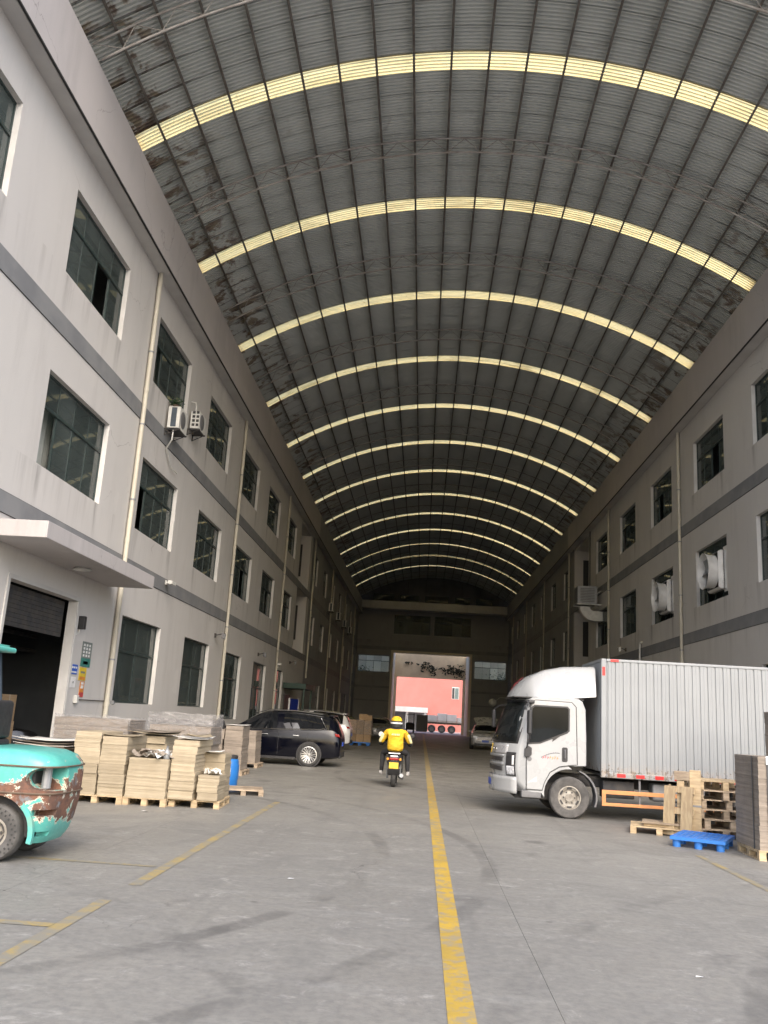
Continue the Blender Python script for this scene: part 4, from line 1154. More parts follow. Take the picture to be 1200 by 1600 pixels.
# ================================================================ SCOOTER AND RIDER (seen from behind, riding away)
SX, SY = -.62, 22.70                                # rear contact point of the scooter
sc_ = thing('scooter', 'black scooter with yellow number plate under the yellow jacketed rider', 'scooter', (SX, SY, 0), 0)
def swheel(y, r=.23):
    e = bpy.data.objects.new('wheel', None); COL.objects.link(e); e.parent = sc_; e.location = (0, y, r)
    MB().lathe([(.13, -.055), (r - .03, -.062), (r - .006, -.042), (r, 0), (r - .006, .042), (r - .03, .062), (.13, .055), (.13, -.055)], 'x', n=28).build('tyre', 'black rubber', e, True, angle=50)
    MB().lathe([(.001, -.03), (.06, -.05), (.13, -.045), (.131, .045), (.06, .05), (.001, .03)], 'x', n=20).build('rim', 'unit steel', e, True)
swheel(0.0); swheel(1.30)
# tail body
rg = []
for y, w_, z0, z1 in ((-.30, .10, .60, .74), (-.26, .155, .52, .79), (-.12, .175, .46, .80), (.15, .19, .40, .78), (.45, .20, .36, .74), (.62, .17, .30, .60)):
    r_ = [(w_ * math.copysign(abs(math.cos(a)) ** .6, math.cos(a)), y, (z0 + z1) / 2 + (z1 - z0) / 2 * math.copysign(abs(math.sin(a)) ** .6, math.sin(a))) for a in np.linspace(0, 2 * math.pi, 20, endpoint=False)]
    rg.append(r_)
MB().rings(rg).build('tail_body', 'scooter plastic', sc_, True, angle=50)
MB().rings([[(x, y, z) for x, z in ((-.13, .78), (.13, .78), (.15, .84), (-.15, .84))] for y in (-.18, .5)]).build('saddle', 'black cloth', sc_, bevel=.03)
MB().box(-.115, .115, -.318, -.27, .655, .715).build('tail_light', 'tail lamp red', sc_, bevel=.015)
MB().box(-.10, .10, -.325, -.29, .735, .765).build('tail_trim', 'chrome', sc_, bevel=.01)
MB().box(-.15, .15, -.30, -.05, .80, .83).build('rack', 'chrome', sc_, bevel=.01)
MB().box(-.115, .115, -.335, -.322, .455, .605).build('number_plate', 'yellow plate', sc_, bevel=.004)
for s_ in (-1, 1):
    MB().lathe([(.001, -.02), (.03, -.018), (.034, .02)], 'y', (s_ * .155, -.28, .68), 12).build('indicator', 'amber lamp', sc_, True)
    MB().tube([(s_ * .30, 1.02, 1.02), (s_ * .40, 1.0, 1.18), (s_ * .40, .98, 1.20)], .008, 6).build('mirror_stem', 'black plastic', sc_, True)
    MB().lathe([(.001, -.02), (.055, -.016), (.068, 0), (.055, .012), (.001, .016)], 'y', (s_ * .41, .97, 1.235), 14).build('mirror', 'unit white' if s_ < 0 else 'black plastic', sc_, True)
    MB().cyl((s_ * .16, 0, .22), (s_ * .15, -.12, .56), .028, n=8).build('shock', 'unit steel', sc_, True)
MB().tube([(.14, .35, .24), (.20, .0, .24), (.20, -.28, .30)], [.04, .055, .05], 10).build('exhaust', 'unit steel', sc_, True)
MB().rings([[(x, y, z) for x, z in ((-.15, z0), (.15, z0), (.15, z0 + .03), (-.15, z0 + .03))] for y, z0 in ((-.30, .42), (-.22, .30), (-.05, .47), (.15, .46))]).build('mudguard', 'black plastic', sc_, bevel=.01)
MB().box(-.18, .18, .55, 1.0, .24, .30).build('footboard', 'scooter plastic', sc_, bevel=.02)
MB().prism([(1.0, .28), (1.16, .30), (1.05, .98), (.98, .98)], 'x', -.20, .20).build('leg_shield', 'scooter plastic', sc_, bevel=.03)
MB().cyl((0, 1.30, .23), (0, 1.03, 1.0), .035, n=10).build('steering_column', 'dark chassis', sc_, True)
MB().tube([(-.34, .93, 1.03), (-.18, 1.02, 1.04), (.18, 1.02, 1.04), (.34, .93, 1.03)], .016, 8).build('handlebar', 'black plastic', sc_, True)
MB().rings([[(x, y, z) for x, z in ((-.15, .92), (.15, .92), (.13, 1.06), (-.13, 1.06))] for y in (1.0, 1.14)]).build('headlight_nacelle', 'scooter plastic', sc_, bevel=.03)

def skin_obj(name, joints, edges, m, parent, root=0, sub=2):
    me = bpy.data.meshes.new(name)
    me.from_pydata([j[:3] for j in joints], edges, [])
    bm = bmesh.new(); bm.from_mesh(me); bm.verts.ensure_lookup_table()
    ly = bm.verts.layers.skin.verify()
    for i, j_ in enumerate(joints):
        sv = bm.verts[i][ly]; r = j_[3]
        sv.radius = r if isinstance(r, tuple) else (r, r); sv.use_root = (i == root)
    bm.to_mesh(me); bm.free()
    me.materials.append(MATS[m])
    o = bpy.data.objects.new(name, me); COL.objects.link(o); o.parent = parent
    s = o.modifiers.new('skin', 'SKIN'); s.use_smooth_shade = True; s.branch_smoothing = .5
    u = o.modifiers.new('sub', 'SUBSURF'); u.levels = sub; u.render_levels = sub
    return o
pe = thing('person', 'rider in a bright yellow jacket and yellow helmet, seen from behind on the scooter', 'person', (SX, SY, 0), 0)
J = []; E_ = []
def j(x, y, z, r, par=None):
    J.append((x, y, z, r)); i = len(J) - 1
    if par is not None: E_.append((par, i))
    return i
pel = j(0, .20, .90, (.15, .13)); wa = j(0, .20, 1.05, (.14, .11), pel); ch = j(0, .24, 1.25, (.165, .12), wa); sh_ = j(0, .27, 1.38, (.12, .09), ch)
nk = j(0, .29, 1.45, .055, sh_); hd = j(0, .31, 1.54, .085, nk); j(0, .31, 1.62, .07, hd)
for s_ in (-1, 1):
    hp = j(s_ * .11, .28, .87, .095, pel); kn = j(s_ * .31, .58, .80, .078, hp); an = j(s_ * .33, .52, .40, .055, kn)
    ft = j(s_ * .335, .54, .33, .045, an); j(s_ * .35, .70, .30, .035, ft)
    so = j(s_ * .20, .27, 1.36, .07, sh_); el = j(s_ * .37, .40, 1.04, .05, so); wr_ = j(s_ * .32, .80, 1.05, .034, el); j(s_ * .31, .90, 1.05, .036, wr_)
body = skin_obj('body', J, E_, 'black cloth', pe)
JK = J; J = []; E_ = []
pel = j(0, .18, .82, (.235, .185)); wa = j(0, .18, .98, (.225, .18), pel); ch = j(0, .22, 1.20, (.235, .175), wa); sh_ = j(0, .25, 1.36, (.19, .13), ch); j(0, .28, 1.45, (.075, .07), sh_)
for s_ in (-1, 1):
    so = j(s_ * .22, .26, 1.32, .095, sh_); el = j(s_ * .33, .33, 1.14, .08, so); j(s_ * .375, .38, 1.05, .070, el)
jk = skin_obj('jacket', J, E_, 'yellow jacket', pe)
for s_ in (-1, 1):
    J = []; E_ = []
    a = j(s_ * .305, .235, 1.28, (.038, .045)); b_ = j(s_ * .36, .265, 1.16, (.038, .045), a); j(s_ * .405, .31, 1.05, (.034, .04), b_)
    skin_obj('sleeve_panel', J, E_, 'cream jacket panel', jk)
    J = []; E_ = []
    a = j(s_ * .385, .40, 1.03, .078); b_ = j(s_ * .345, .66, 1.04, .055, a); j(s_ * .32, .82, 1.05, .044, b_)
    skin_obj('forearm_sleeve', J, E_, 'black cloth', jk)
for i_ in range(5): MB().box(-.10 + i_ * .042, -.07 + i_ * .042, .030, .040, 1.245, 1.285).build('jacket_letter', 'cream jacket panel', jk)
# helmet with black band, visor side to the front
HS = 1.12
hm = MB().lathe([(.145, -.10), (.150, -.02), (.146, .06), (.125, .12), (.085, .158), (.04, .172), (.001, .176)], 'z', (0, .31, 1.545), 24).build('helmet', 'yellow jacket', pe, True, angle=60)
MB().lathe([(.148, -.105), (.154, -.06), (.1545, -.02), (.150, -.02)], 'z', (0, .31, 1.545), 24).build('helmet_rim', 'black plastic', hm, True)
MB().lathe([(.151, .02), (.155, .02), (.155, .055), (.150, .055)], 'z', (0, .31, 1.545), 24).build('helmet_band', 'black plastic', hm, True)
MB().lathe([(.152, -.018), (.156, -.018), (.156, .018), (.152, .018)], 'z', (0, .31, 1.545), 24).build('helmet_stripe', 'white print', hm, True)
for s_ in (-1, 1):
    MB().rings([[(s_ * .345 + x, y - .06, z) for x, z in ((-.045, .265), (.045, .265), (.04, h_), (-.04, h_))] for y, h_ in ((.50, .34), (.60, .37), (.70, .34), (.80, .31))]).build('shoe', 'shoe', pe, bevel=.02)
# ================================================================ PALLETS, SHEET STACKS, CARTONS
PB = {}
def bmesh_box(name, dx, dy, dz, m):
    key = (name, round(dx, 3), round(dy, 3), round(dz, 3), m)
    if key not in PB:
        me = MB().box(-dx / 2, dx / 2, -dy / 2, dy / 2, -dz / 2, dz / 2).mesh(name); me.materials.append(MATS[m]); PB[key] = me
    return PB[key]
def bit(name, par, c, d, m, rz=0., tilt=(0, 0)):
    o = link(name, bmesh_box(name, *d, m), par); o.location = c; o.rotation_euler = (tilt[0], tilt[1], rz); return o
def pallet(label, loc, rz=0., lx=1.1, ly=1.0, m='pallet wood', group='wooden pallets', h=.13, tilt=None, nb=6, skid=True):
    """deck boards run along x, blocks in three rows"""
    t = thing('wooden_pallet', label, 'pallet', loc, rz, group)
    if tilt: t.rotation_euler = tilt
    rnd = random.Random(hash((round(loc[0], 2), round(loc[1], 2))) & 255)
    bw = ly / nb * .78
    for i in range(nb):
        y = -ly / 2 + bw / 2 + i * (ly - bw) / (nb - 1)
        bit('deck_board', t, (rnd.uniform(-.006, .006), y, h - .010), (lx, bw, .020), m)
    for x in (-lx / 2 + .05, 0, lx / 2 - .05):
        bit('stringer', t, (x, 0, h - .030), (.10, ly - .01, .018), m)
        for y in (-ly / 2 + .055, 0, ly / 2 - .055): bit('block', t, (x, y, (h - .039 + .016) / 2), (.098, .10, h - .039 - .0161), m)
        if skid: bit('skid', t, (x, 0, .008), (.10, ly - .004, .0158), m)
    return t
def stack(label, x0, x1, y0, y1, zs, m, seed=1, jit=.012, lean=0., group='stacks of cardboard sheets', crown=None):
    """bundles of flat sheets piled up: every bundle a part, edges uneven"""
    t = thing('cardboard_stack', label, 'cardboard stack', ((x0 + x1) / 2, (y0 + y1) / 2, zs[0]), 0, group)
    rnd = random.Random(seed)
    for k, (a, b_) in enumerate(zip(zs[:-1], zs[1:])):
        dx, dy = (x1 - x0) - rnd.uniform(0, 2 * jit), (y1 - y0) - rnd.uniform(0, 2 * jit)
        mb = MB(); n = max(2, int((b_ - a) / .028)); rg = []
        ox, oy = rnd.uniform(-jit, jit) + lean * (a - zs[0]), rnd.uniform(-jit, jit)
        bow = rnd.uniform(-.006, .006)
        for i in range(n + 1):
            z = a - zs[0] + .0008 + (b_ - a - .0016) * i / n
            ex, ey = rnd.uniform(-.0045, .0045) + bow * math.sin(math.pi * i / n), rnd.uniform(-.0045, .0045)
            sx, sy = dx / 2 - rnd.uniform(0, .003), dy / 2 - rnd.uniform(0, .003)
            rg.append([(ox + ex - sx, oy + ey - sy, z), (ox + ex + sx, oy + ey - sy, z + bow * .2), (ox + ex + sx, oy + ey + sy, z), (ox + ex - sx, oy + ey + sy, z - bow * .2)])
        mb.rings(rg); mb.build('bundle', m, t)
    return t
def cum(z0, *hs):
    r = [z0]
    for h_ in hs: r.append(r[-1] + h_)
    return r
def sheet(par, x, y, z, dx, dy, m='kraft cardboard', rz=0., seed=0, curl=.03, name='loose_sheet'):
    rnd = random.Random(seed); q = MB(); n = 7; a = []
    for i in range(n):
        r_ = []
        for k in range(n):
            u, v = i / (n - 1) * 2 - 1, k / (n - 1) * 2 - 1
            zz = curl * (.5 * u * u + .4 * v * v * rnd.uniform(.7, 1.2) + .3 * u * v)
            r_.append((u * dx / 2, v * dy / 2, zz))
        a.append(r_)
    q.rings(a, closed=False); o = q.build(name, m, par, True)
    o.location = (x, y, z); o.rotation_euler = (0, 0, rz)
    s_ = o.modifiers.new('t', 'SOLIDIFY'); s_.thickness = .006
    return o
def film_over(par, x0, x1, y0, y1, z0, z1, seed=0):
    """loose stretch film round a stack"""
    rnd = random.Random(seed); q = MB(); rg = []
    per = []
    n = 10
    for i in range(n): per.append((x0 + (x1 - x0) * i / n, y0, 0, -1))
    for i in range(n): per.append((x1, y0 + (y1 - y0) * i / n, 1, 0))
    for i in range(n): per.append((x1 - (x1 - x0) * i / n, y1, 0, 1))
    for i in range(n): per.append((x0, y1 - (y1 - y0) * i / n, -1, 0))
    for kz in range(7):
        z = z0 + (z1 - z0) * kz / 6
        rg.append([(px + nx * (.012 + rnd.uniform(0, .018)), py + ny * (.012 + rnd.uniform(0, .018)), z + (rnd.uniform(-.02, .03) if kz == 6 else 0)) for px, py, nx, ny in per])
    q.rings(rg, cap=False); return q.build('stretch_film', 'stretch film', par, True, angle=80)

# --- front row, left: three loaded pallets beside the forklift
pallet('pale pallet under the twin kraft stacks next to the forklift', (-5.41, 15.70, 0), 0, .95, 1.10)
s1 = stack('tall kraft sheet stack next to the forklift, notched near its foot', -5.87, -5.415, 15.17, 16.25, cum(.13, .22, .12, .16, .14, .12, .15, .11), 'kraft cardboard', 3)
s2 = stack('tall kraft sheet stack between the notched stack and the big wrapped block', -5.405, -4.955, 15.17, 16.25, cum(.13, .14, .20, .17, .17, .15, .13), 'kraft cardboard', 5)
pallet('pale pallet under the big solid block of kraft sheets', (-4.57, 15.74, 0), 0, .74, 1.10)
s3 = stack('low broad block of kraft sheets strewn with crumpled paper', -4.92, -4.225, 15.20, 16.20, cum(.13, .43, .21), 'kraft cardboard', 7)
pallet('sagging pale pallet under the stepped kraft stacks at the row end', (-3.80, 15.95, 0), R(3), .86, 1.12, h=.125)
s4 = stack('tall kraft sheet stack in the row under a tattered cover sheet', -4.205, -3.765, 15.28, 16.30, cum(.13, .15, .15, .15, .16, .13, .13, .10), 'kraft cardboard', 9, .016)
s5 = stack('half height kraft stack at the row end with paper scraps on top', -3.75, -3.385, 15.36, 15.95, cum(.13, .13, .13, .15), 'kraft cardboard', 11, .016)
s6 = stack('kraft sheet stack behind the half height one at the row end', -3.85, -3.43, 16.02, 16.55, cum(.125, .2, .2, .2, .15), 'kraft cardboard', 13, .014)
sheet(s4, .02, -.04, .985, .60, .9, 'paper white', .08, 2, .04, 'cover_sheet')
sheet(s4, .12, -.12, 1.02, .46, .6, 'kraft cardboard', .35, 5, .05, 'cover_sheet')
sheet(s6, -.10, -.26, .77, .46, .30, 'paper white', -.2, 3, .03)
sheet(s2, -.02, -.05, .965, .62, .8, 'kraft cardboard', .1, 8, .03)
def crumple(label, x, y, z, sx, sy, sz, m, seed, n=5):
    t = thing('paper_heap', label, 'scrap paper', (x, y, z)); rnd = random.Random(seed)
    for k in range(n):
        q = MB(); a = []
        for i in range(6):
            a.append([(((i / 5) - .5) * sx * .7, ((kk / 5) - .5) * sy * .7, rnd.uniform(0, sz)) for kk in range(6)])
        q.rings(a, closed=False); o = q.build('crumpled_sheet', m if k % 2 == 0 else 'paper white', t)
        o.location = (rnd.uniform(-.28, .28) * sx, rnd.uniform(-.28, .28) * sy, .004); o.rotation_euler = (0, 0, rnd.uniform(0, 6))
        s_ = o.modifiers.new('t', 'SOLIDIFY'); s_.thickness = .003
    return t
crumple('crumpled paper and film heaped on the low broad kraft block', -4.54, 15.52, .775, .75, .55, .13, 'grey brown cardboard', 4, 8)
crumple('pale paper scraps on the half height kraft stack', -3.56, 15.62, .545, .34, .30, .10, 'kraft cardboard', 6, 4)
bt = thing('spray_bottle', 'small grey bottle standing on the low kraft block', 'bottle', (-4.29, 15.27, .775))
MB().lathe([(.001, 0), (.055, .0), (.06, .02), (.058, .11), (.03, .155), (.018, .165), (.018, .185), (.001, .186)], 'z', n=14).build('bottle_body', 'unit steel', bt, True)
MB().lathe([(.021, .186), (.021, .21), (.001, .212)], 'z', n=10).build('cap', 'grey plastic', bt, True)
# --- second row, left
pallet('pallet under the shallow pile of wavy grey sheets behind the forklift', (-6.55, 15.9, 0), 0, .95, 1.0)
s7 = stack('pile of wavy pale grey sheets directly behind the forklift', -7.0, -6.1, 15.4, 16.4, cum(.13, .16, .16, .16, .14, .13), 'grey brown cardboard', 21, .03)
for k_ in range(5): sheet(s7, random.uniform(-.03, .03), -.03, .62 + k_ * .045, .94, 1.05, 'paper white' if k_ % 2 == 0 else 'grey brown cardboard', random.uniform(-.05, .05), 30 + k_, .05)
pallet('pallet under the long film wrapped sheets by the doorway', (-6.45, 18.0, 0), 0, 1.5, 1.15)
s8 = stack('long film wrapped stack of grey sheets by the doorway', -7.2, -5.72, 17.45, 18.55, cum(.13, .25, .24, .25, .23, .22), 'grey brown cardboard', 23, .01)
film_over(s8, -.75, .75, -.56, .56, .5, 1.24, 3)
pallet('pallet under the kraft stack behind the twin stacks', (-5.25, 17.6, 0), 0, .85, 1.0)
s9 = stack('kraft sheet stack in the second row behind the twin stacks', -5.66, -4.85, 17.15, 18.05, cum(.13, .2, .2, .2, .2, .14), 'kraft cardboard', 25, .02)
sheet(s9, .05, -.1, .96, .9, .95, 'kraft cardboard', .12, 12, .05)
sheet(s9, .15, -.15, 1.0, .7, .95, 'grey brown cardboard', -.12, 14, .05)
pallet('pallet under the film topped sheet stack below the ground floor window', (-5.55, 21.0, 0), 0, 1.5, 1.15, 'weathered pallet wood')
s10 = stack('grey brown sheet stack with torn clear film on top, below the ground floor window', -6.25, -4.80, 20.45, 21.6, cum(.13, .23, .23, .22, .22, .18), 'grey brown cardboard', 27, .02)
film_over(s10, -.74, .74, -.59, .59, .70, 1.36, 5)
tf = MB(); rg = []
rn = random.Random(9)
for i in range(9):
    rg.append([(-.7 + 1.4 * i / 8, -.55 + 1.1 * k_ / 7, 1.085 + rn.uniform(.0, .16)) for k_ in range(8)])
tf.rings(rg, closed=False).build('stretch_film', 'stretch film', s10, True, angle=20)
pallet('weathered pallet under the dark tied sheet stacks near the navy car', (-5.0, 23.6, 0), 0, 1.0, 1.0, 'weathered pallet wood')
s11 = stack('dark grey brown stack holding a black rag, behind the torn film stack', -5.5, -5.06, 23.1, 24.0, cum(.13, .25, .25, .25, .25), 'grey brown cardboard', 29, .015)
s12 = stack('taller dark grey brown stack with a pale board on top, near the navy car', -5.03, -4.55, 23.1, 24.0, cum(.13, .2, .2, .2, .2, .2, .1), 'grey brown cardboard', 31, .015)
sheet(s12, 0, 0, 1.115, .52, .9, 'paper white', .03, 2, .015, 'top_board')
rg_ = MB().lathe([(.001, 0), (.13, .0), (.15, .08), (.11, .2), (.05, .27), (.001, .28)], 'z', (-5.24, 23.35, 1.131), 9).build('black_rag', 'black cloth', None, True)
tag(rg_, 'black bundled rag on a dark cardboard stack', 'rag')
pallet('weathered pallet under the grey stack at the nose of the navy car', (-5.20, 26.95, 0), 0, .95, 1.0, 'weathered pallet wood')
s13 = stack('grey brown sheet stack at the nose of the navy car', -5.62, -4.82, 26.5, 27.4, cum(.13, .2, .2, .2, .2, .12), 'grey brown cardboard', 33, .012)
# barrel and broken pallet at the row end
br = thing('plastic_barrel', 'blue plastic barrel with black lid behind the stepped kraft stacks', 'barrel', (-4.06, 19.3, 0))
MB().lathe([(.001, 0), (.19, 0), (.205, .03), (.215, .2), (.225, .24), (.225, .5), (.215, .50), (.20, .60), (.17, .63)], 'z', n=26).build('drum', 'barrel blue', br, True)
MB().lathe([(.17, .63), (.185, .63), (.185, .685), (.17, .70), (.001, .705)], 'z', n=26).build('lid', 'black plastic', br, True)
MB().box(-.015, .10, -.232, -.224, .30, .44).build('sticker', 'white print', br)
pallet('low weathered pallet lying behind the barrel', (-3.55, 18.5, 0), R(12), .8, .9, 'weathered pallet wood', h=.11)
# --- right side: pallets in front of the truck
pallet('pale pallet lying flat carrying a loose board, beside the truck guard', (4.22, 16.25, 0), R(-14), .95, .85, 'pallet wood', h=.125)
lb = thing('loose_board', 'brown plank topped batten lying across the flat pale pallet', 'board', (4.30, 16.15, .131), R(-14))
MB().box(-.38, .42, -.30, .18, .045, .075).build('panel', 'weathered pallet wood', lb)
for y_ in (-.26, .12): MB().box(-.36, .42, y_, y_ + .07, 0, .044).build('batten', 'pallet wood', lb)
bp = thing('plastic_pallet', 'bright blue plastic pallet with lattice deck lying on the floor', 'pallet', (4.52, 14.78, 0), R(-26))
LX, LY_ = .80, 1.10
for i_ in range(9): bit('deck_rib', bp, (-LX / 2 + .03 + i_ * (LX - .06) / 8, 0, .145), (.048, LY_, .02), 'blue pallet plastic')
for i_ in range(12): bit('cross_rib', bp, (0, -LY_ / 2 + .03 + i_ * (LY_ - .06) / 11, .1415), (LX - .002, .036, .022), 'blue pallet plastic')
for s_ in (-1, 1):
    bit('edge', bp, (s_ * (LX / 2 - .012), 0, .132), (.026, LY_ + .004, .05), 'blue pallet plastic')
    bit('edge', bp, (0, s_ * (LY_ / 2 - .012), .132), (LX + .004, .026, .05), 'blue pallet plastic')
FT = MB().lathe([(.001, 0), (.058, 0), (.062, .11), (.001, .1105)], 'z', n=14).mesh('foot'); FT.materials.append(MATS['blue pallet plastic'])
for x in (-LX / 2 + .08, 0, LX / 2 - .08):
    for y in (-LY_ / 2 + .09, 0, LY_ / 2 - .09):
        o = link('foot', FT, bp); o.location = (x, y, .0)
# stack of pallets with two leaning against it
for k_ in range(6):
    lab = ['bottom', 'second lowest', 'third lowest', 'third highest', 'second highest', 'topmost'][k_]
    pallet(f'weathered pallet, {lab} of the pile in front of the truck', (5.26 + random.uniform(-.03, .03) + (.10 if k_ in (1, 3) else 0), 16.35 + random.uniform(-.04, .04), k_ * .158), R(random.uniform(-4, 4)), .95, .95,
           'weathered pallet wood' if k_ < 5 else 'pallet wood', h=.155, group='pallets piled in front of the truck', nb=5)
pallet('pale pallet standing on edge against the pile, open deck towards the viewer', (4.50, 15.92, .405), 0, .80, .50, 'pallet wood', tilt=(0, R(-82), R(52)), nb=2, skid=False)
pl_ = thing('plank', 'thick pale plank leaning upright against the pallet pile', 'plank', (4.74, 15.86, .0), R(-20))
MB().box(-.09, .09, -.05, .05, 0, 1.10).build('timber', 'pallet wood', pl_, bevel=.006)
MB().box(-.34, -.09, -.06, .03, .92, 1.07).build('crosspiece', 'weathered pallet wood', pl_, bevel=.006)
MB().box(-.30, -.18, -.04, .02, .0, .92).build('timber', 'pallet wood', pl_, bevel=.006)
MB().box(-.092, .092, -.053, .053, .50, .53).build('tape', 'unit steel', pl_)
st_ = thing('stick', 'thin pale batten leaning beside the truck guard', 'batten', (4.36, 16.35, 0), 0)
MB().rings([[(x + sx, y, z) for x, y in ((-.018, -.012), (.018, -.012), (.018, .012), (-.018, .012))] for z, sx in ((0, 0), (.82, .08))]).build('batten', 'pallet wood', st_)
# strapped grey stacks at the right edge
pallet('pallet under the strapped grey sheets at the picture edge', (5.42, 13.95, 0), R(-2), 1.0, 1.0, 'pallet wood', h=.14)
s14 = stack('tall strapped stack of grey cardboard sheets beside the blue pallet', 4.92, 5.92, 13.47, 14.45, cum(.14, .33, .33, .33, .31), 'grey brown cardboard', 41, .006, group='strapped grey stacks')
for x_ in (-.36, -.10):
    MB().box(x_ - .012, x_ + .012, -.505, -.499, -.001, 1.305).build('strap', 'strap dark', s14)
    MB().box(x_ - .02, x_ + .02, -.51, -.506, 1.19, 1.31).build('corner_guard', 'strap white', s14)
MB().box(.02, .14, -.515, -.497, -.001, 1.30).build('edge_board', 'kraft cardboard', s14)
MB().box(-.51, -.505, -.30, -.27, -.001, 1.305).build('strap', 'strap dark', s14)
pallet('pallet under the tallest grey stack behind the strapped one', (6.2, 15.10, 0), 0, .95, .9, 'weathered pallet wood', h=.14)
s15 = stack('tallest grey sheet stack, behind the strapped one at the picture edge', 5.80, 6.6, 14.7, 15.5, cum(.14, .4, .4, .4, .4, .4), 'grey brown cardboard', 43, .006, group='strapped grey stacks')
MB().box(-.38, -.35, -.412, -.404, 0, 2.0).build('strap', 'strap white', s15)
# --- wrapped cartons on a blue pallet further down the hall
bpal = dup(bp, (-3.45, 51.9, 0), 0, 'blue plastic pallet under the wrapped brown cartons', None); bpal.scale = (1.5, 1.1, 1.3)
def carton(label, x, y, z, dx, dy, dz, group, seed):
    t = thing('carton', label, 'carton', (x, y, z), 0, group)
    MB().box(-dx / 2, dx / 2, -dy / 2, dy / 2, 0, dz).build('box_body', 'brown carton', t, bevel=.008)
    MB().box(-dx / 2 - .001, dx / 2 + .001, -.03, .03, dz * .75, dz + .0012).build('tape', 'kraft cardboard', t)
    return t
pos = [('bottom', 0, .19, .44), ('second', 1, .632, .40), ('third', 2, 1.034, .38)]
for lab, k_, z_, h_ in pos:
    for i_, (side, x_) in enumerate((('wall side', -.42), ('middle', 0), ('rider side', .42))):
        carton(f'brown carton, {side} of the {lab} layer on the blue pallet', -3.45 + x_, 51.9, z_, .405, 1.05, h_, 'wrapped cartons on the blue pallet', k_)
carton('brown carton on top of the wrapped load, wall side', -3.32, 51.8, 1.418, .46, .7, .34, 'wrapped cartons on the blue pallet', 9)
carton('smaller brown carton on top of the wrapped load, rider side', -2.98, 51.8, 1.418, .34, .6, .28, 'wrapped cartons on the blue pallet', 9)
fl_ = thing('film_wrap', 'clear stretch film round the brown cartons', 'film', (-3.45, 51.9, .62))
film_over(fl_, -.64, .64, -.54, .54, 0, .80, 8)
ol = thing('tarp_heap', 'olive tarpaulin covered heap behind the wrapped cartons', 'tarpaulin', (-4.6, 54.5, 0))
MB().lathe([(.001, 1.62), (.35, 1.6), (.62, 1.45), (.70, 1.2), (.72, .6), (.74, 0)], 'z', n=11).build('tarpaulin', 'olive tarp', ol, True)
# cartons inside the doorway
for k_ in range(3):
    for i_ in range(2):
        carton(f'brown carton inside the doorway, {["lower", "middle", "upper"][k_]} one at the {["near", "far"][i_]} side', -9.3 - .02 * k_, 18.35 + i_ * .72, k_ * .562, .8, .68, .56, 'cartons inside the doorway', k_)
# slip of paper on the floor
tag(MB().add([(-4.36, 14.38, .012), (-4.26, 14.36, .02), (-4.24, 14.45, .006), (-4.34, 14.47, .015)], [(0, 1, 2, 3)]).build('paper_scrap', 'white print'), 'small white paper scrap on the floor before the kraft row', 'paper')
tag(MB().add([(-1.30, 9.60, .006), (-1.24, 9.59, .01), (-1.23, 9.64, .006), (-1.29, 9.65, .008)], [(0, 1, 2, 3)]).build('paper_scrap', 'white print'), 'tiny white scrap on the open floor left of the centre line', 'paper')
tag(MB().add([(2.05, 6.95, .005), (2.10, 6.94, .01), (2.11, 6.97, .006), (2.06, 6.98, .008)], [(0, 1, 2, 3)]).build('paper_scrap', 'white print'), 'tiny white scrap on the open floor right of the centre line', 'paper')
# ================================================================ FORKLIFT (tail end in view)
fk = thing('forklift', 'battered turquoise forklift with rusty counterweight at the picture edge', 'forklift', (-4.31, 9.35, 0), 0)
# local: x to the tail (right), y across; tail at x = .66, near flank at y = -.5
FW = .52
ow = []
Z_ = [(.19, .54, .44), (.28, .60, .47), (.42, .64, .50), (.58, .665, .515), (.74, .675, .52), (.90, .675, .52), (1.00, .655, .515), (1.07, .59, .49), (1.115, .47, .44), (1.135, .25, .36)]
rg = []
for z, xt, hw_ in Z_:
    r_ = []; xt -= .14
    x0 = -.75
    for a in np.linspace(-90, 90, 25):
        ca, sa = math.cos(R(a)), math.sin(R(a))
        r_.append((xt - .42 + .42 * abs(ca) ** .62, hw_ * math.copysign(abs(sa) ** .55, sa) + FW, z - (.10 if z < .3 and False else 0)))
    r_ = [(x0, FW - hw_, z)] + r_ + [(x0, FW + hw_, z)]
    rg.append(r_)
# wheel arch: leave the lower flank open ahead of x = .05
cw = MB(); n = len(rg[0])
for r_ in rg: cw.v += r_
def in_arch(p): return (p[0] + .06) ** 2 + (p[2] - .29) ** 2 < .40 ** 2 and p[0] < .6
fl2 = [[(x, y, z) for x, y, z in r_] for r_ in rg]
me_ = MB().rings(rg).mesh('counterweight'); me_.materials.append(MATS['chipped turquoise forklift paint'])
cwo = link('counterweight', me_, fk, True, angle=42)
ct = MB().cyl((-.06, -.4, .29), (-.06, 1.6, .29), .375, n=40).mesh('cutter')
ct2 = MB().box(-1.2, -.06, -.4, 1.6, -.2, .29).mesh('cutter')
def boolean_bake(o, meshes):
    """cut o by the meshes now, so that no helper object is left in the scene"""
    tmp = []
    for me in meshes:
        c = bpy.data.objects.new('cutter', me); COL.objects.link(c); c.parent = o.parent; tmp.append(c)
        b = o.modifiers.new('cut', 'BOOLEAN'); b.operation = 'DIFFERENCE'; b.object = c; b.solver = 'EXACT'
    bpy.context.view_layer.update()
    dg = bpy.context.evaluated_depsgraph_get()
    new = bpy.data.meshes.new_from_object(o.evaluated_get(dg), depsgraph=dg)
    o.modifiers.clear(); o.data = new
    for c in tmp: bpy.data.objects.remove(c)
wn = MB()
wv = []
for z, hz in ((.80, .185),):
    pass
ct3 = MB().lathe([(.001, -.4), (.19, -.4), (.19, .4), (.001, .4)], 'x', (.62, FW, .80), 28).mesh('cutter')     # big lamp well in the tail corner
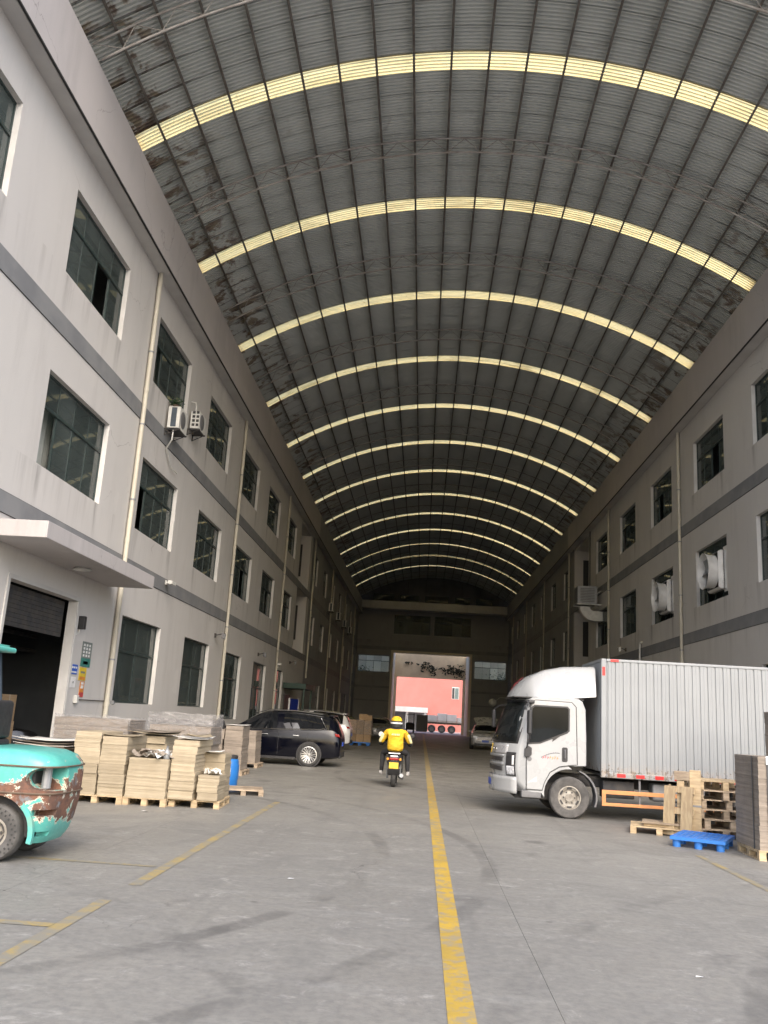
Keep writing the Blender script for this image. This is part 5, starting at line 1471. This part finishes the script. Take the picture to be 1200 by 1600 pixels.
c4 = MB(); c4.rings([[(.48 + .26 * math.cos(a), y, .845 + .125 * math.sin(a)) for a in np.linspace(0, 2 * math.pi, 28, endpoint=False)] for y in (-.3, FW - .16)]); ct4 = c4.mesh('cutter')
ct5 = MB().box(.32, .8, -.3, .25, .47, .535).mesh('cutter')
ct6 = MB().box(.30, .8, -.3, .25, .26, .31).mesh('cutter')
boolean_bake(cwo, [ct, ct2, ct4, ct5, ct6])
for p in cwo.data.polygons: p.use_smooth = True
cwo.data.set_sharp_from_angle(angle=R(40))
MB().box(-.7, .26, FW - .36, FW + .36, .25, 1.0).build('inner_core', 'dark chassis', fk)
MB().cyl((.36, FW - .30, .74), (.36, FW - .30, .95), .05, n=10).build('lamp_bar', 'unit steel', fk, True)
# swage lines round the tail
for z, xt, hw_ in ((.965, .528, .522), (.695, .537, .523)):
    pth = [(-.74, FW - hw_ - .001, z)] + [(xt - .42 + .425 * abs(math.cos(R(a))) ** .62, FW + (hw_ + .002) * math.copysign(abs(math.sin(R(a))) ** .55, math.sin(R(a))), z) for a in np.linspace(-90, 60, 19)]
    MB().tube(pth, .010, 6).build('swage', 'rust plate', fk, True)
# painted lip of the arch
ap = [(-.06 + .385 * math.cos(a), FW - .508, .29 + .385 * math.sin(a)) for a in np.linspace(R(-12), R(150), 18)]
q = MB(); rg = [[(p[0], p[1] - .004, p[2]), (p[0] + .05 * (p[0] + .06) / .385, p[1] - .004, p[2] + .05 * (p[2] - .29) / .385), (p[0] + .05 * (p[0] + .06) / .385, p[1] + .05, p[2] + .05 * (p[2] - .29) / .385), (p[0], p[1] + .05, p[2])] for p in ap]
q.rings(rg).build('arch_lip', 'turquoise paint', fk, True, angle=40)
ty, rm, hb = wheel_meshes(.285, .20, 5, .15, 'dusty rubber', 'dirty rim', 'steel')
for y in (.12, FW * 2 - .12):
    e_ = bpy.data.objects.new('wheel', None); COL.objects.link(e_); e_.parent = fk; e_.location = (-.06, y, .285)
    if y > .5: e_.rotation_euler = (0, 0, math.pi)
    for n_, me in (('tyre', ty), ('rim', rm), ('hub', hb)): link(n_, me, e_)
    td = MB()
    for k_ in range(26):
        for row in range(2):
            a = 2 * math.pi * (k_ + .5 * row) / 26; q = .215 + .035 * row
            td.box(-.010, .010, -.1035, -.098, -.008, .008, Matrix.Rotation(a, 4, 'Y') @ Matrix.Translation((q, 0, 0)))
    td = td.build('sidewall_stud', 'black rubber', e_); td['kind'] = 'stuff'
for x in (-1.55,):
    for y in (.10, FW * 2 - .10):
        e_ = bpy.data.objects.new('wheel', None); COL.objects.link(e_); e_.parent = fk; e_.location = (x, y, .285)
        if y > .5: e_.rotation_euler = (0, 0, math.pi)
        for n_, me in (('tyre', ty), ('rim', rm), ('hub', hb)): link(n_, me, e_)
MB().box(-1.9, -.76, FW - .48, FW + .48, .30, .62).build('frame', 'turquoise paint', fk, bevel=.03)
MB().box(-1.25, -.35, FW - .26, FW + .26, 1.10, 1.20).build('seat', 'black plastic', fk, bevel=.04)
MB().box(-.48, -.36, FW - .26, FW + .26, 1.2, 1.62).build('seat_back', 'black plastic', fk, bevel=.04)
for y in (FW - .46, FW + .40):
    MB().rings([[(x - .075, y, z), (x + .075, y, z), (x + .075, y + .06, z), (x - .075, y + .06, z)] for x, z in ((-.62, .95), (-.68, 1.55), (-.78, 2.17))]).build('guard_leg', 'mast steel', fk, bevel=.01)
    MB().rings([[(x - .04, y, z), (x + .04, y, z), (x + .04, y + .06, z), (x - .04, y + .06, z)] for x, z in ((-1.75, .6), (-1.60, 1.4), (-1.45, 2.17))]).build('guard_leg', 'mast steel', fk, bevel=.01)
gr = MB().box(-1.92, -.53, FW - .50, FW + .46, 2.165, 2.225).build('overhead_guard', 'turquoise paint', fk, bevel=.02)
for k_ in range(6): MB().box(-1.85 + k_ * .24, -1.80 + k_ * .24, FW - .44, FW + .40, 2.226, 2.25).build('guard_bar', 'turquoise paint', gr)
MB().tube([(-1.35, FW, .8), (-1.25, FW, 1.15), (-1.15, FW, 1.38)], .03, 8).build('steering_column', 'black plastic', fk, True)
MB().lathe([(.15, -.012), (.165, 0), (.15, .012), (.135, 0), (.15, -.012)], 'z', (-1.14, FW, 1.39), 20).build('steering_wheel', 'black plastic', fk, True)
for y in (FW - .33, FW + .25): MB().box(-2.02, -1.92, y, y + .08, .08, 2.1).build('mast_rail', 'mast steel', fk)
for y in (FW - .30, FW + .20): MB().box(-3.0, -2.03, y, y + .1, .06, .10).build('fork', 'dark chassis', fk)
MB().box(-2.06, -2.03, FW - .40, FW + .40, .12, .5).build('fork_carriage', 'dark chassis', fk)

# ================================================================ WALL FIXTURES
def ac_unit(label, y, z, dy=.86, dz=.66, dx=.36, x0=XL + .10, grid=False):
    t = thing('air_conditioner', label, 'air conditioner', (x0, y, z), 0, 'outdoor units on the wing')
    MB().box(0, dx, 0, dy, 0, dz).build('casing', 'unit white', t, bevel=.012)
    MB().lathe([(.001, .004), (.05, .004), (.24, .012), (.26, .0), (.26, -.01)], 'x', (dx + .002, dy * .40, dz * .5), 28).build('fan_grille', 'grey plastic', t, True)
    if grid:
        for i in range(2):
            for k in range(4): MB().box(.06 + i * .13, .15 + i * .13, -.006, -.0005, .07 + k * .14, .16 + k * .14).build('vent', 'black plastic', t)
    else:
        MB().box(.10, .26, -.006, -.0005, .03, dz - .03).build('vent', 'mast steel', t)
    for yy in (.06, dy - .10):
        MB().box(-.095, dx + .03, yy, yy + .04, -.045, -.001).box(-.095, -.06, yy + .001, yy + .039, -.22, -.046).build('bracket', 'dark chassis', t)
        MB().cyl((-.07, yy + .02, -.20), (dx * .8, yy + .02, -.05), .014, n=6).build('bracket_stay', 'dark chassis', t)
    MB().box(.0, dx, .1, dy - .11, -.040, -.002).build('tray', 'dark chassis', t)
    return t
a1 = ac_unit('air conditioner with dark side stripe and plant on top, under a top floor window', 24.25, 9.62)
MB().tube([(.18, .1, -.05), (.16, .12, -.35), (-.05, .35, -.55), (-.02, .9, -.95), (-.02, 1.6, -.98)], .022, 7).build('drain_hose', 'unit white', a1, True)
a2 = ac_unit('smaller air conditioner with square side vents, beside the plant topped one', 26.55, 10.38, .80, .58, .30, grid=True)
MB().tube([(.12, .12, .58), (.12, .12, .80), (.08, .16, .92), (-.08, .18, .95)], .022, 7).build('pipe', 'unit white', a2, True)
for k_, (y, z) in enumerate(((70.6, 9.75), (77.0, 9.75), (83.2, 9.75), (89.5, 9.75))):
    ac_unit(f'air conditioner high on the far forklift side wing, {["nearest", "second", "third", "farthest"][k_]} of four in a row', y, z)
pp = thing('potted_plant', 'small leafy plant on top of the striped air conditioner', 'plant', (XL + .22, 24.5, 10.28))
MB().lathe([(.001, 0), (.07, 0), (.09, .12), (.08, .12), (.001, .11)], 'z', n=12).build('pot', 'rust plate', pp, True)
rn = random.Random(4); lv = MB()
for _ in range(80):
    a, el_, r_ = rn.uniform(0, 6.28), rn.uniform(.1, 1.4), rn.uniform(.08, .30)
    c = Vector((math.cos(a) * math.cos(el_) * r_, math.sin(a) * math.cos(el_) * r_, .12 + math.sin(el_) * r_ * .8))
    d = Vector((rn.uniform(-1, 1), rn.uniform(-1, 1), rn.uniform(-.4, .6))).normalized() * .06; s_ = d.orthogonal().normalized() * .025
    lv.add([c - d, c + s_, c + d, c - s_], [(0, 1, 2, 3)])
lv = lv.build('leaves', 'leaf', pp)
def wall_fan(label, yc, zc):
    t = thing('wall_fan', label, 'exhaust fan', (XR, yc, zc), 0, 'big white cone fans')
    h_ = .66
    # square housing then flared cone with rim, blades inside
    MB().rings([[(x, s1 * a, s2 * a) for s1, s2 in ((-1, -1), (1, -1), (1, 1), (-1, 1))] for x, a in ((.10, h_), (-.06, h_), (-.14, .60))], cap=False).build('housing', 'fan white', t, bevel=.02)
    MB().lathe([(.57, -.10), (.57, -.28), (.60, -.44), (.62, -.46), (.62, -.44), (.59, -.43), (.55, -.28), (.55, -.10)], 'x', n=40).build('cone', 'fan white', t, True, angle=50)
    MB().lathe([(.001, -.38), (.10, -.36), (.12, -.18), (.001, -.18)], 'x', n=16).build('hub', 'unit steel', t, True)
    for k in range(6):
        a = k * math.pi / 3
        Mx = Matrix.Rotation(a, 4, 'X')
        q = [Mx @ Vector(p) for p in ((-.32, .10, -.06), (-.20, .10, .08), (-.17, .52, .16), (-.32, .53, -.10))]
        o = MB().add(q, [(0, 1, 2, 3)]).build('blade', 'unit steel', t)
        o.modifiers.new('t', 'SOLIDIFY').thickness = .008
    for r_ in (.25, .42): MB().lathe([(r_, -.20), (r_ + .01, -.20), (r_ + .01, -.19), (r_, -.19), (r_, -.20)], 'x', n=32).build('guard_ring', 'unit steel', t)
    MB().box(.02, .05, -h_, h_, -h_, h_).build('back_plate', 'dark chassis', t)
    return t
wall_fan('big white cone fan in the window nearer the picture edge', 30.05, 7.16)
wall_fan('big white cone fan in the window farther down the truck side wing', 36.35, 7.14)
# bright louvred panels left in those windows
for y, nm in ((29.0, 'near'), (35.35, 'far')):
    tag(MB().box(XR + .10, XR + .13, y + .02, y + .62, 6.42, 7.95).build('window_board', 'white reveal'), f'white board beside the {"cone fan nearer the picture edge" if nm == "near" else "cone fan farther down the wing"}', 'board')
# evaporative cooler on a bracket with duct
ec = thing('air_cooler', 'grey louvred air cooler on a bracket with a curved duct into the window', 'air cooler', (XR, 50.2, 8.55))
MB().box(-1.35, -.25, -.6, .6, 0, 1.0).build('casing', 'unit steel', ec, bevel=.02)
for k_ in range(9): MB().box(-1.20 + .0 * k_, -.40, -.615, -.601, .10 + k_ * .09, .15 + k_ * .09).build('louvre', 'grey plastic', ec)
for k_ in range(9): MB().box(-1.365, -1.351, -.5, .5, .10 + k_ * .09, .15 + k_ * .09).build('louvre', 'grey plastic', ec)
for y in (-.55, .55):
    MB().box(-1.4, -.0, y - .025, y + .025, -.06, -.005).build('bracket', 'unit white', ec)
    MB().cyl((-1.3, y, -.03), (-.02, y, .75), .02, n=6).build('bracket_stay', 'unit white', ec)
rg = []
for a in np.linspace(0, R(90), 7):
    cx, cz = -.35, -.12; r0, r1 = .25, .80
    rg.append([(cx - math.cos(a) * r0, -.28, cz - math.sin(a) * r0), (cx - math.cos(a) * r1, -.28, cz - math.sin(a) * r1), (cx - math.cos(a) * r1, .28, cz - math.sin(a) * r1), (cx - math.cos(a) * r0, .28, cz - math.sin(a) * r0)])
rg.append([(.12, p[1], p[2]) for p in rg[-1]])
MB().rings(rg).build('duct', 'unit white', ec, True, angle=40)
tag(MB().tube([(XR - .06, 52.9, 13.45), (XR - .06, 52.9, 9.2), (XR - .5, 51.2, 8.95)], .03, 6).build('cable_pipe', 'dark chassis', None, True), 'dark pipe running down the wing to the air cooler', 'pipe')
ck = thing('water_pipe', 'short white capped pipe poking up behind the truck box', 'pipe', (XR - .12, 40.4, 4.6))
MB().tube([(0, 0, -.5), (0, 0, .95), (.0, -.1, 1.02), (.1, -.12, 1.02)], .04, 8).build('pipe', 'unit white', ck, True)
def flood(label, X, sg, y, z, m='grey plastic'):
    t = thing('floodlight', label, 'floodlight', (X, y, z), 0, 'wall floodlights')
    MB().box(min(0, sg * .06), max(0, sg * .06), -.05, .05, -.08, .08).build('mount', 'dark chassis', t)
    MB().cyl((sg * .03, 0, 0), (sg * .28, -.05, .06), .018, n=6).build('arm', 'dark chassis', t)
    MB().rings([[(sg * (.30 + dx), y_, z_ + dz) for y_, z_ in ((-.17, -.10), (.13, -.10), (.13, .12), (-.17, .12))] for dx, dz in ((0, 0), (.10, -.03))]).build('lamp_body', m, t, bevel=.012)
    MB().rings([[(sg * (.402 + dx), y_, z_ - .031) for y_, z_ in ((-.15, -.08), (.11, -.08), (.11, .10), (-.15, .10))] for dx in (0, .006)]).build('lamp_glass', 'head lamp', t)
    return t
flood('floodlight by the downpipe above the ground floor windows, opposite the truck', XL, 1, 33.2, 4.32)
flood('floodlight above the tall ground floor window next to the far downpipe', XL, 1, 42.3, 4.25)
flood('pale floodlight on the truck side wing just above the truck box', XR, -1, 43.6, 5.55, 'unit white')
flood('floodlight high over the farther ground floor window beyond the navy car', XL, 1, 52.6, 4.5)
sc2 = thing('security_camera', 'white security camera on the band beyond the canopy', 'camera', (XL, 26.2, 5.28))
MB().box(.022, .07, -.06, .06, -.06, .06).build('mount', 'unit white', sc2)
MB().cyl((.06, 0, 0), (.22, -.05, -.02), .02, n=8).build('arm', 'unit white', sc2)
MB().rings([[(.24 + x, y_, -.02 + z_) for x, z_ in ((-.07, -.05), (.07, -.06), (.07, .05), (-.07, .06))] for y_ in (-.32, .12)]).build('camera_body', 'unit white', sc2, bevel=.015)
sc3 = thing('security_camera', 'small white camera on the far downpipe over the tall windows', 'camera', (XL + .16, 47.5, 4.1))
MB().box(-.02, .22, -.22, .05, -.06, .06).build('camera_body', 'unit white', sc3, bevel=.02)
MB().box(.0, .04, .0, .06, -.2, -.061).build('mount', 'unit white', sc3)
dl = thing('wall_lamp', 'small dark lamp on the doorway jamb under the canopy', 'lamp', (XL, 19.95, 3.38))
MB().box(.002, .16, -.07, .07, -.14, .16).build('lamp_body', 'black plastic', dl, bevel=.012)
MB().tube([(.05, -.02, -.14), (.06, -.06, -.24), (.02, -.15, -.28)], .010, 6).build('cable', 'unit white', dl, True)
ph = thing('pipe_valve', 'white fitting where thin pipe meets the first downpipe', 'valve', (XL, 20.3, 1.66))
MB().cyl((.03, 0, 0), (.03, 1.9, 0), .012, n=6).build('thin_pipe', 'dark chassis', ph, True)
MB().box(.002, .09, -.08, .05, -.08, .10).build('switch_box', 'unit white', ph, bevel=.01)
MB().lathe([(.001, -.03), (.055, -.03), (.06, .03), (.001, .03)], 'y', (.19, 2.02, -.03), 12).build('valve_wheel', 'unit steel', ph, True)
# notices by the doorway
def notice(label, y0, y1, z0, z1, m, stripes=()):
    t = thing('notice', label, 'notice', (XL, y0, z0), 0, 'notices by the doorway')
    MB().box(.002, .012, 0, y1 - y0, 0, z1 - z0).build('board', m, t)
    for (a, b_, c, d, mm) in stripes:
        MB().box(.0122, .014, a * (y1 - y0), b_ * (y1 - y0), c * (z1 - z0), d * (z1 - z0)).build('print', mm, t)
    return t
notice('grey green notice with rows of pale print, highest on the wall by the doorway', 20.35, 20.95, 2.42, 3.0, 'sign grey',
       [(.12 + .28 * i, .28 + .28 * i, .40 + .14 * k, .49 + .14 * k, 'white print') for i in range(3) for k in range(4)] + [(.0, 1, .0, .34, 'sign green'), (.25, .75, .10, .22, 'white print')])
notice('yellow warning notice under the grey green one', 20.36, 20.78, 2.10, 2.40, 'sign yellow', [(.1, .9, .05, .3, 'sign orange'), (.2, .8, .55, .7, 'sign grey')])
notice('narrow orange and white notice with red foot under the yellow one', 20.50, 20.76, 1.72, 2.08, 'sign orange', [(.2, .8, .55, .75, 'white print'), (.2, .8, .8, .95, 'white print'), (0, 1, 0, .3, 'red print')])
notice('blue notice with white print on the doorway jamb', 19.86, 20.22, 2.22, 2.44, 'sign blue', [(.1 + .3 * i, .3 + .3 * i, .6, .8, 'white print') for i in range(3)] + [(.1, .9, .15, .3, 'white print')])
notice('small white notice under the blue one', 19.92, 20.2, 1.92, 2.16, 'white print', [(.4, .6, .4, .6, 'sign grey')])
# blue board, green porch beyond the navy car
bb = thing('notice_board', 'standing dark blue board with white edge beyond the navy car', 'board', (-6.6, 45.9, 0), R(70))
MB().box(-.45, .45, -.03, .03, .9, 2.3).build('panel', 'blue board', bb)
for x in (-.49, .45): MB().box(x, x + .05, -.035, .035, 0, 2.32).build('post', 'white print', bb)
po = thing('green_porch', 'dark green flat porch roof over a side door beyond the navy car', 'porch', (XL, 0, 0))
MB().box(.03, 1.35, 50.6, 54.2, 2.95, 3.25).build('porch_roof', 'dark green paint', po, bevel=.01)
for y in (50.7, 54.0): MB().box(1.2, 1.3, y, y + .1, 0, 2.95).build('post', 'dark green paint', po)
MB().box(.03, .08, 51.2, 53.4, .01, 2.6).build('door', 'black plastic', po)
lm = thing('end_lamp', 'round silver lamp on an arm high near the gateway', 'lamp', (6.75, 86.0, 3.6))
MB().lathe([(.001, -.30), (.22, -.26), (.36, -.05), (.38, .04), (.30, .10), (.001, .13)], 'y', n=24).build('reflector', 'unit white', lm, True)
MB().tube([(.2, .05, .1), (.7, .0, .5), (3.06, .0, .5)], .025, 6).build('arm', 'unit white', lm, True)
# curtains and things behind the nearest glass
def curtain(par, X, y0, y1, z0, z1, m):
    q = MB(); n = 25
    a = [[(X + .03 * math.sin(i * 1.7), y0 + (y1 - y0) * i / (n - 1), z) for i in range(n)] for z in (z0, z1)]
    q.rings(a, closed=False); return q.build('curtain', m, par, True)
curtain(left, XL - .42, 18.55, 19.0, 10.4, 12.6, 'curtain cloth')
for y0, z0 in ((22.9, 10.4), (29.15, 10.4), (35.4, 10.4)):
    curtain(left, XL - .50, y0, y0 + 1.5, z0, z0 + 2.2, 'pale curtain')
curtain(left, XL - .45, 23.0, 24.5, 1.5, 4.0, 'pale curtain'); curtain(left, XL - .45, 16.9, 18.6, 6.1, 8.4, 'pale curtain')
for y0, z0 in ((41.6, 6.1), (48.0, 6.1), (42.6, 6.1)): curtain(right, XR + .45, y0, y0 + 1.0, z0, z0 + 2.2, 'pale curtain')
for y, z0 in ((20.05, 6.27), (26.27, 6.27), (32.5, 6.27), (32.5, 10.52), (38.7, 10.52), (32.35, 1.63), (44.85, 10.52)):
    MB().box(XL - .34, XL - .31, y - .36, y - .20, z0 + .05, z0 + 1.25).build('loose_sash', 'white reveal', left)

rn = random.Random(17)
for (a, c_, z0, z1, *_k) in rowsL[2:26]:
    if rn.random() < .55:
        y_ = rn.uniform(a + .2, c_ - 1.2); curtain(left, XL - rn.uniform(.5, .9), y_, y_ + rn.uniform(.5, 1.3), z0 - .1, z1 - rn.uniform(0, .6), rn.choice(['pale curtain', 'curtain cloth', 'pale curtain', 'blue board']))
    if rn.random() < .5:
        y_ = rn.uniform(a + .2, c_ - .9); MB().box(XL - 1.4, XL - .8, y_, y_ + .7, z0 - .3, z0 + rn.uniform(.1, .8)).build('stored_box', rn.choice(['brown carton', 'unit white', 'unit steel']), left)
for (a, c_, z0, z1, *_k) in rowsR[:18]:
    if rn.random() < .5:
        y_ = rn.uniform(a + .2, c_ - 1.2); curtain(right, XR + rn.uniform(.5, .9), y_, y_ + rn.uniform(.5, 1.2), z0 - .1, z1 - rn.uniform(0, .6), rn.choice(['pale curtain', 'curtain cloth']))

# ================================================================ YARD TRAFFIC BEYOND THE GATE
tl = thing('semi_trailer', 'flatbed trailer with three axles and pale crates beyond the gateway', 'trailer', (0, 119.5, 0))
MB().box(-.3, 9.5, -.2, 2.2, 1.12, 1.38).build('bed', 'rust plate', tl)
for x in (1.45, 2.78, 4.10):
    put_wheel(tl, x, .0, .50, .32, .28, tyre_m='dusty rubber', rim_m='dirty rim', style='steel')
    put_wheel(tl, x, 2.0, .50, .32, .28, True, tyre_m='dusty rubber', rim_m='dirty rim', style='steel')
MB().box(.2, .5, -.1, .1, .3, 1.1).build('landing_leg', 'unit steel', tl)
for k_, (x0, x1, h_) in enumerate(((.1, 2.1, .85), (2.15, 3.35, 1.15), (3.4, 4.7, 1.05), (4.8, 6.4, .7), (6.5, 8.5, 1.0))):
    t_ = thing('crate', f'pale wrapped crate on the flatbed trailer, {["first", "second", "third", "fourth", "fifth"][k_]} from the gateway forklift', 'crate', ((x0 + x1) / 2, 120.5, 1.381), 0, 'crates on the trailer')
    MB().box(-(x1 - x0) / 2, (x1 - x0) / 2, -1.0, 1.0, 0, h_).build('crate_body', 'white canopy', t_, bevel=.02)
    MB().box(-(x1 - x0) / 2 - .01, (x1 - x0) / 2 + .01, -1.01, 1.01, h_ * .1, h_ * .16).build('batten', 'pallet wood', t_)
yf_ = thing('forklift', 'dark forklift carrying a tall grey load in the gateway', 'forklift', (-1.3, 108.0, 0))
MB().box(-.5, .55, -.8, .9, .35, 1.1).build('chassis', 'dark chassis', yf_, bevel=.08)
MB().box(-.5, .5, .7, 1.25, .35, 1.15).build('counterweight', 'dark chassis', yf_, bevel=.1)
for x in (-.45, .40):
    MB().box(x, x + .07, -.7, -.62, 1.1, 2.1).build('guard_leg', 'dark chassis', yf_)
    MB().box(x, x + .07, .7, .78, 1.1, 2.1).build('guard_leg', 'dark chassis', yf_)
    MB().box(x, x + .09, -1.05, -.92, .1, 2.25).build('mast_rail', 'dark chassis', yf_)
    for y in (-.55, .75): MB().lathe([(.001, -.09), (.27, -.09), (.29, 0), (.27, .09), (.001, .09)], 'x', (x + .035, y, .29), 20).build('wheel', 'black rubber', yf_, True)
MB().box(-.5, .52, -.75, .82, 2.1, 2.16).build('overhead_guard', 'dark chassis', yf_)
MB().box(.75, 2.1, -.5, .5, .25, 2.15).build('load', 'grey plastic', yf_, bevel=.02)
MB().box(.5, 2.0, -.35, -.25, .18, .24).build('fork', 'dark chassis', yf_)
MB().box(-.2, .2, -.2, .25, 1.1, 1.2).build('seat', 'black plastic', yf_)
for (x, y, h_, lab) in ((-5.2, 125.5, 4.6, 'small leafy tree by the pink block, half hidden by the gate jamb'),):
    t_ = thing('tree', lab, 'tree', (x, y, 0))
    MB().tube([(0, 0, 0), (.05, 0, 1.6), (-.05, .1, 3.2)], [.14, .10, .05], 8).build('trunk', 'rust plate', t_, True)
    lv = MB(); rn = random.Random(12)
    for _ in range(700):
        v_ = Vector((rn.gauss(0, 1), rn.gauss(0, 1), rn.gauss(0, 1))).normalized() * rn.uniform(.4, 1.0) * 1.5
        c = Vector((v_.x, v_.y, 3.6 + v_.z * .9)); d = Vector((rn.uniform(-1, 1), rn.uniform(-1, 1), rn.uniform(-1, 1))).normalized() * .17; s_ = d.orthogonal().normalized() * .09
        lv.add([c - d, c + s_, c + d, c - s_], [(0, 1, 2, 3)])
    lv.build('crown', 'leaf', t_)
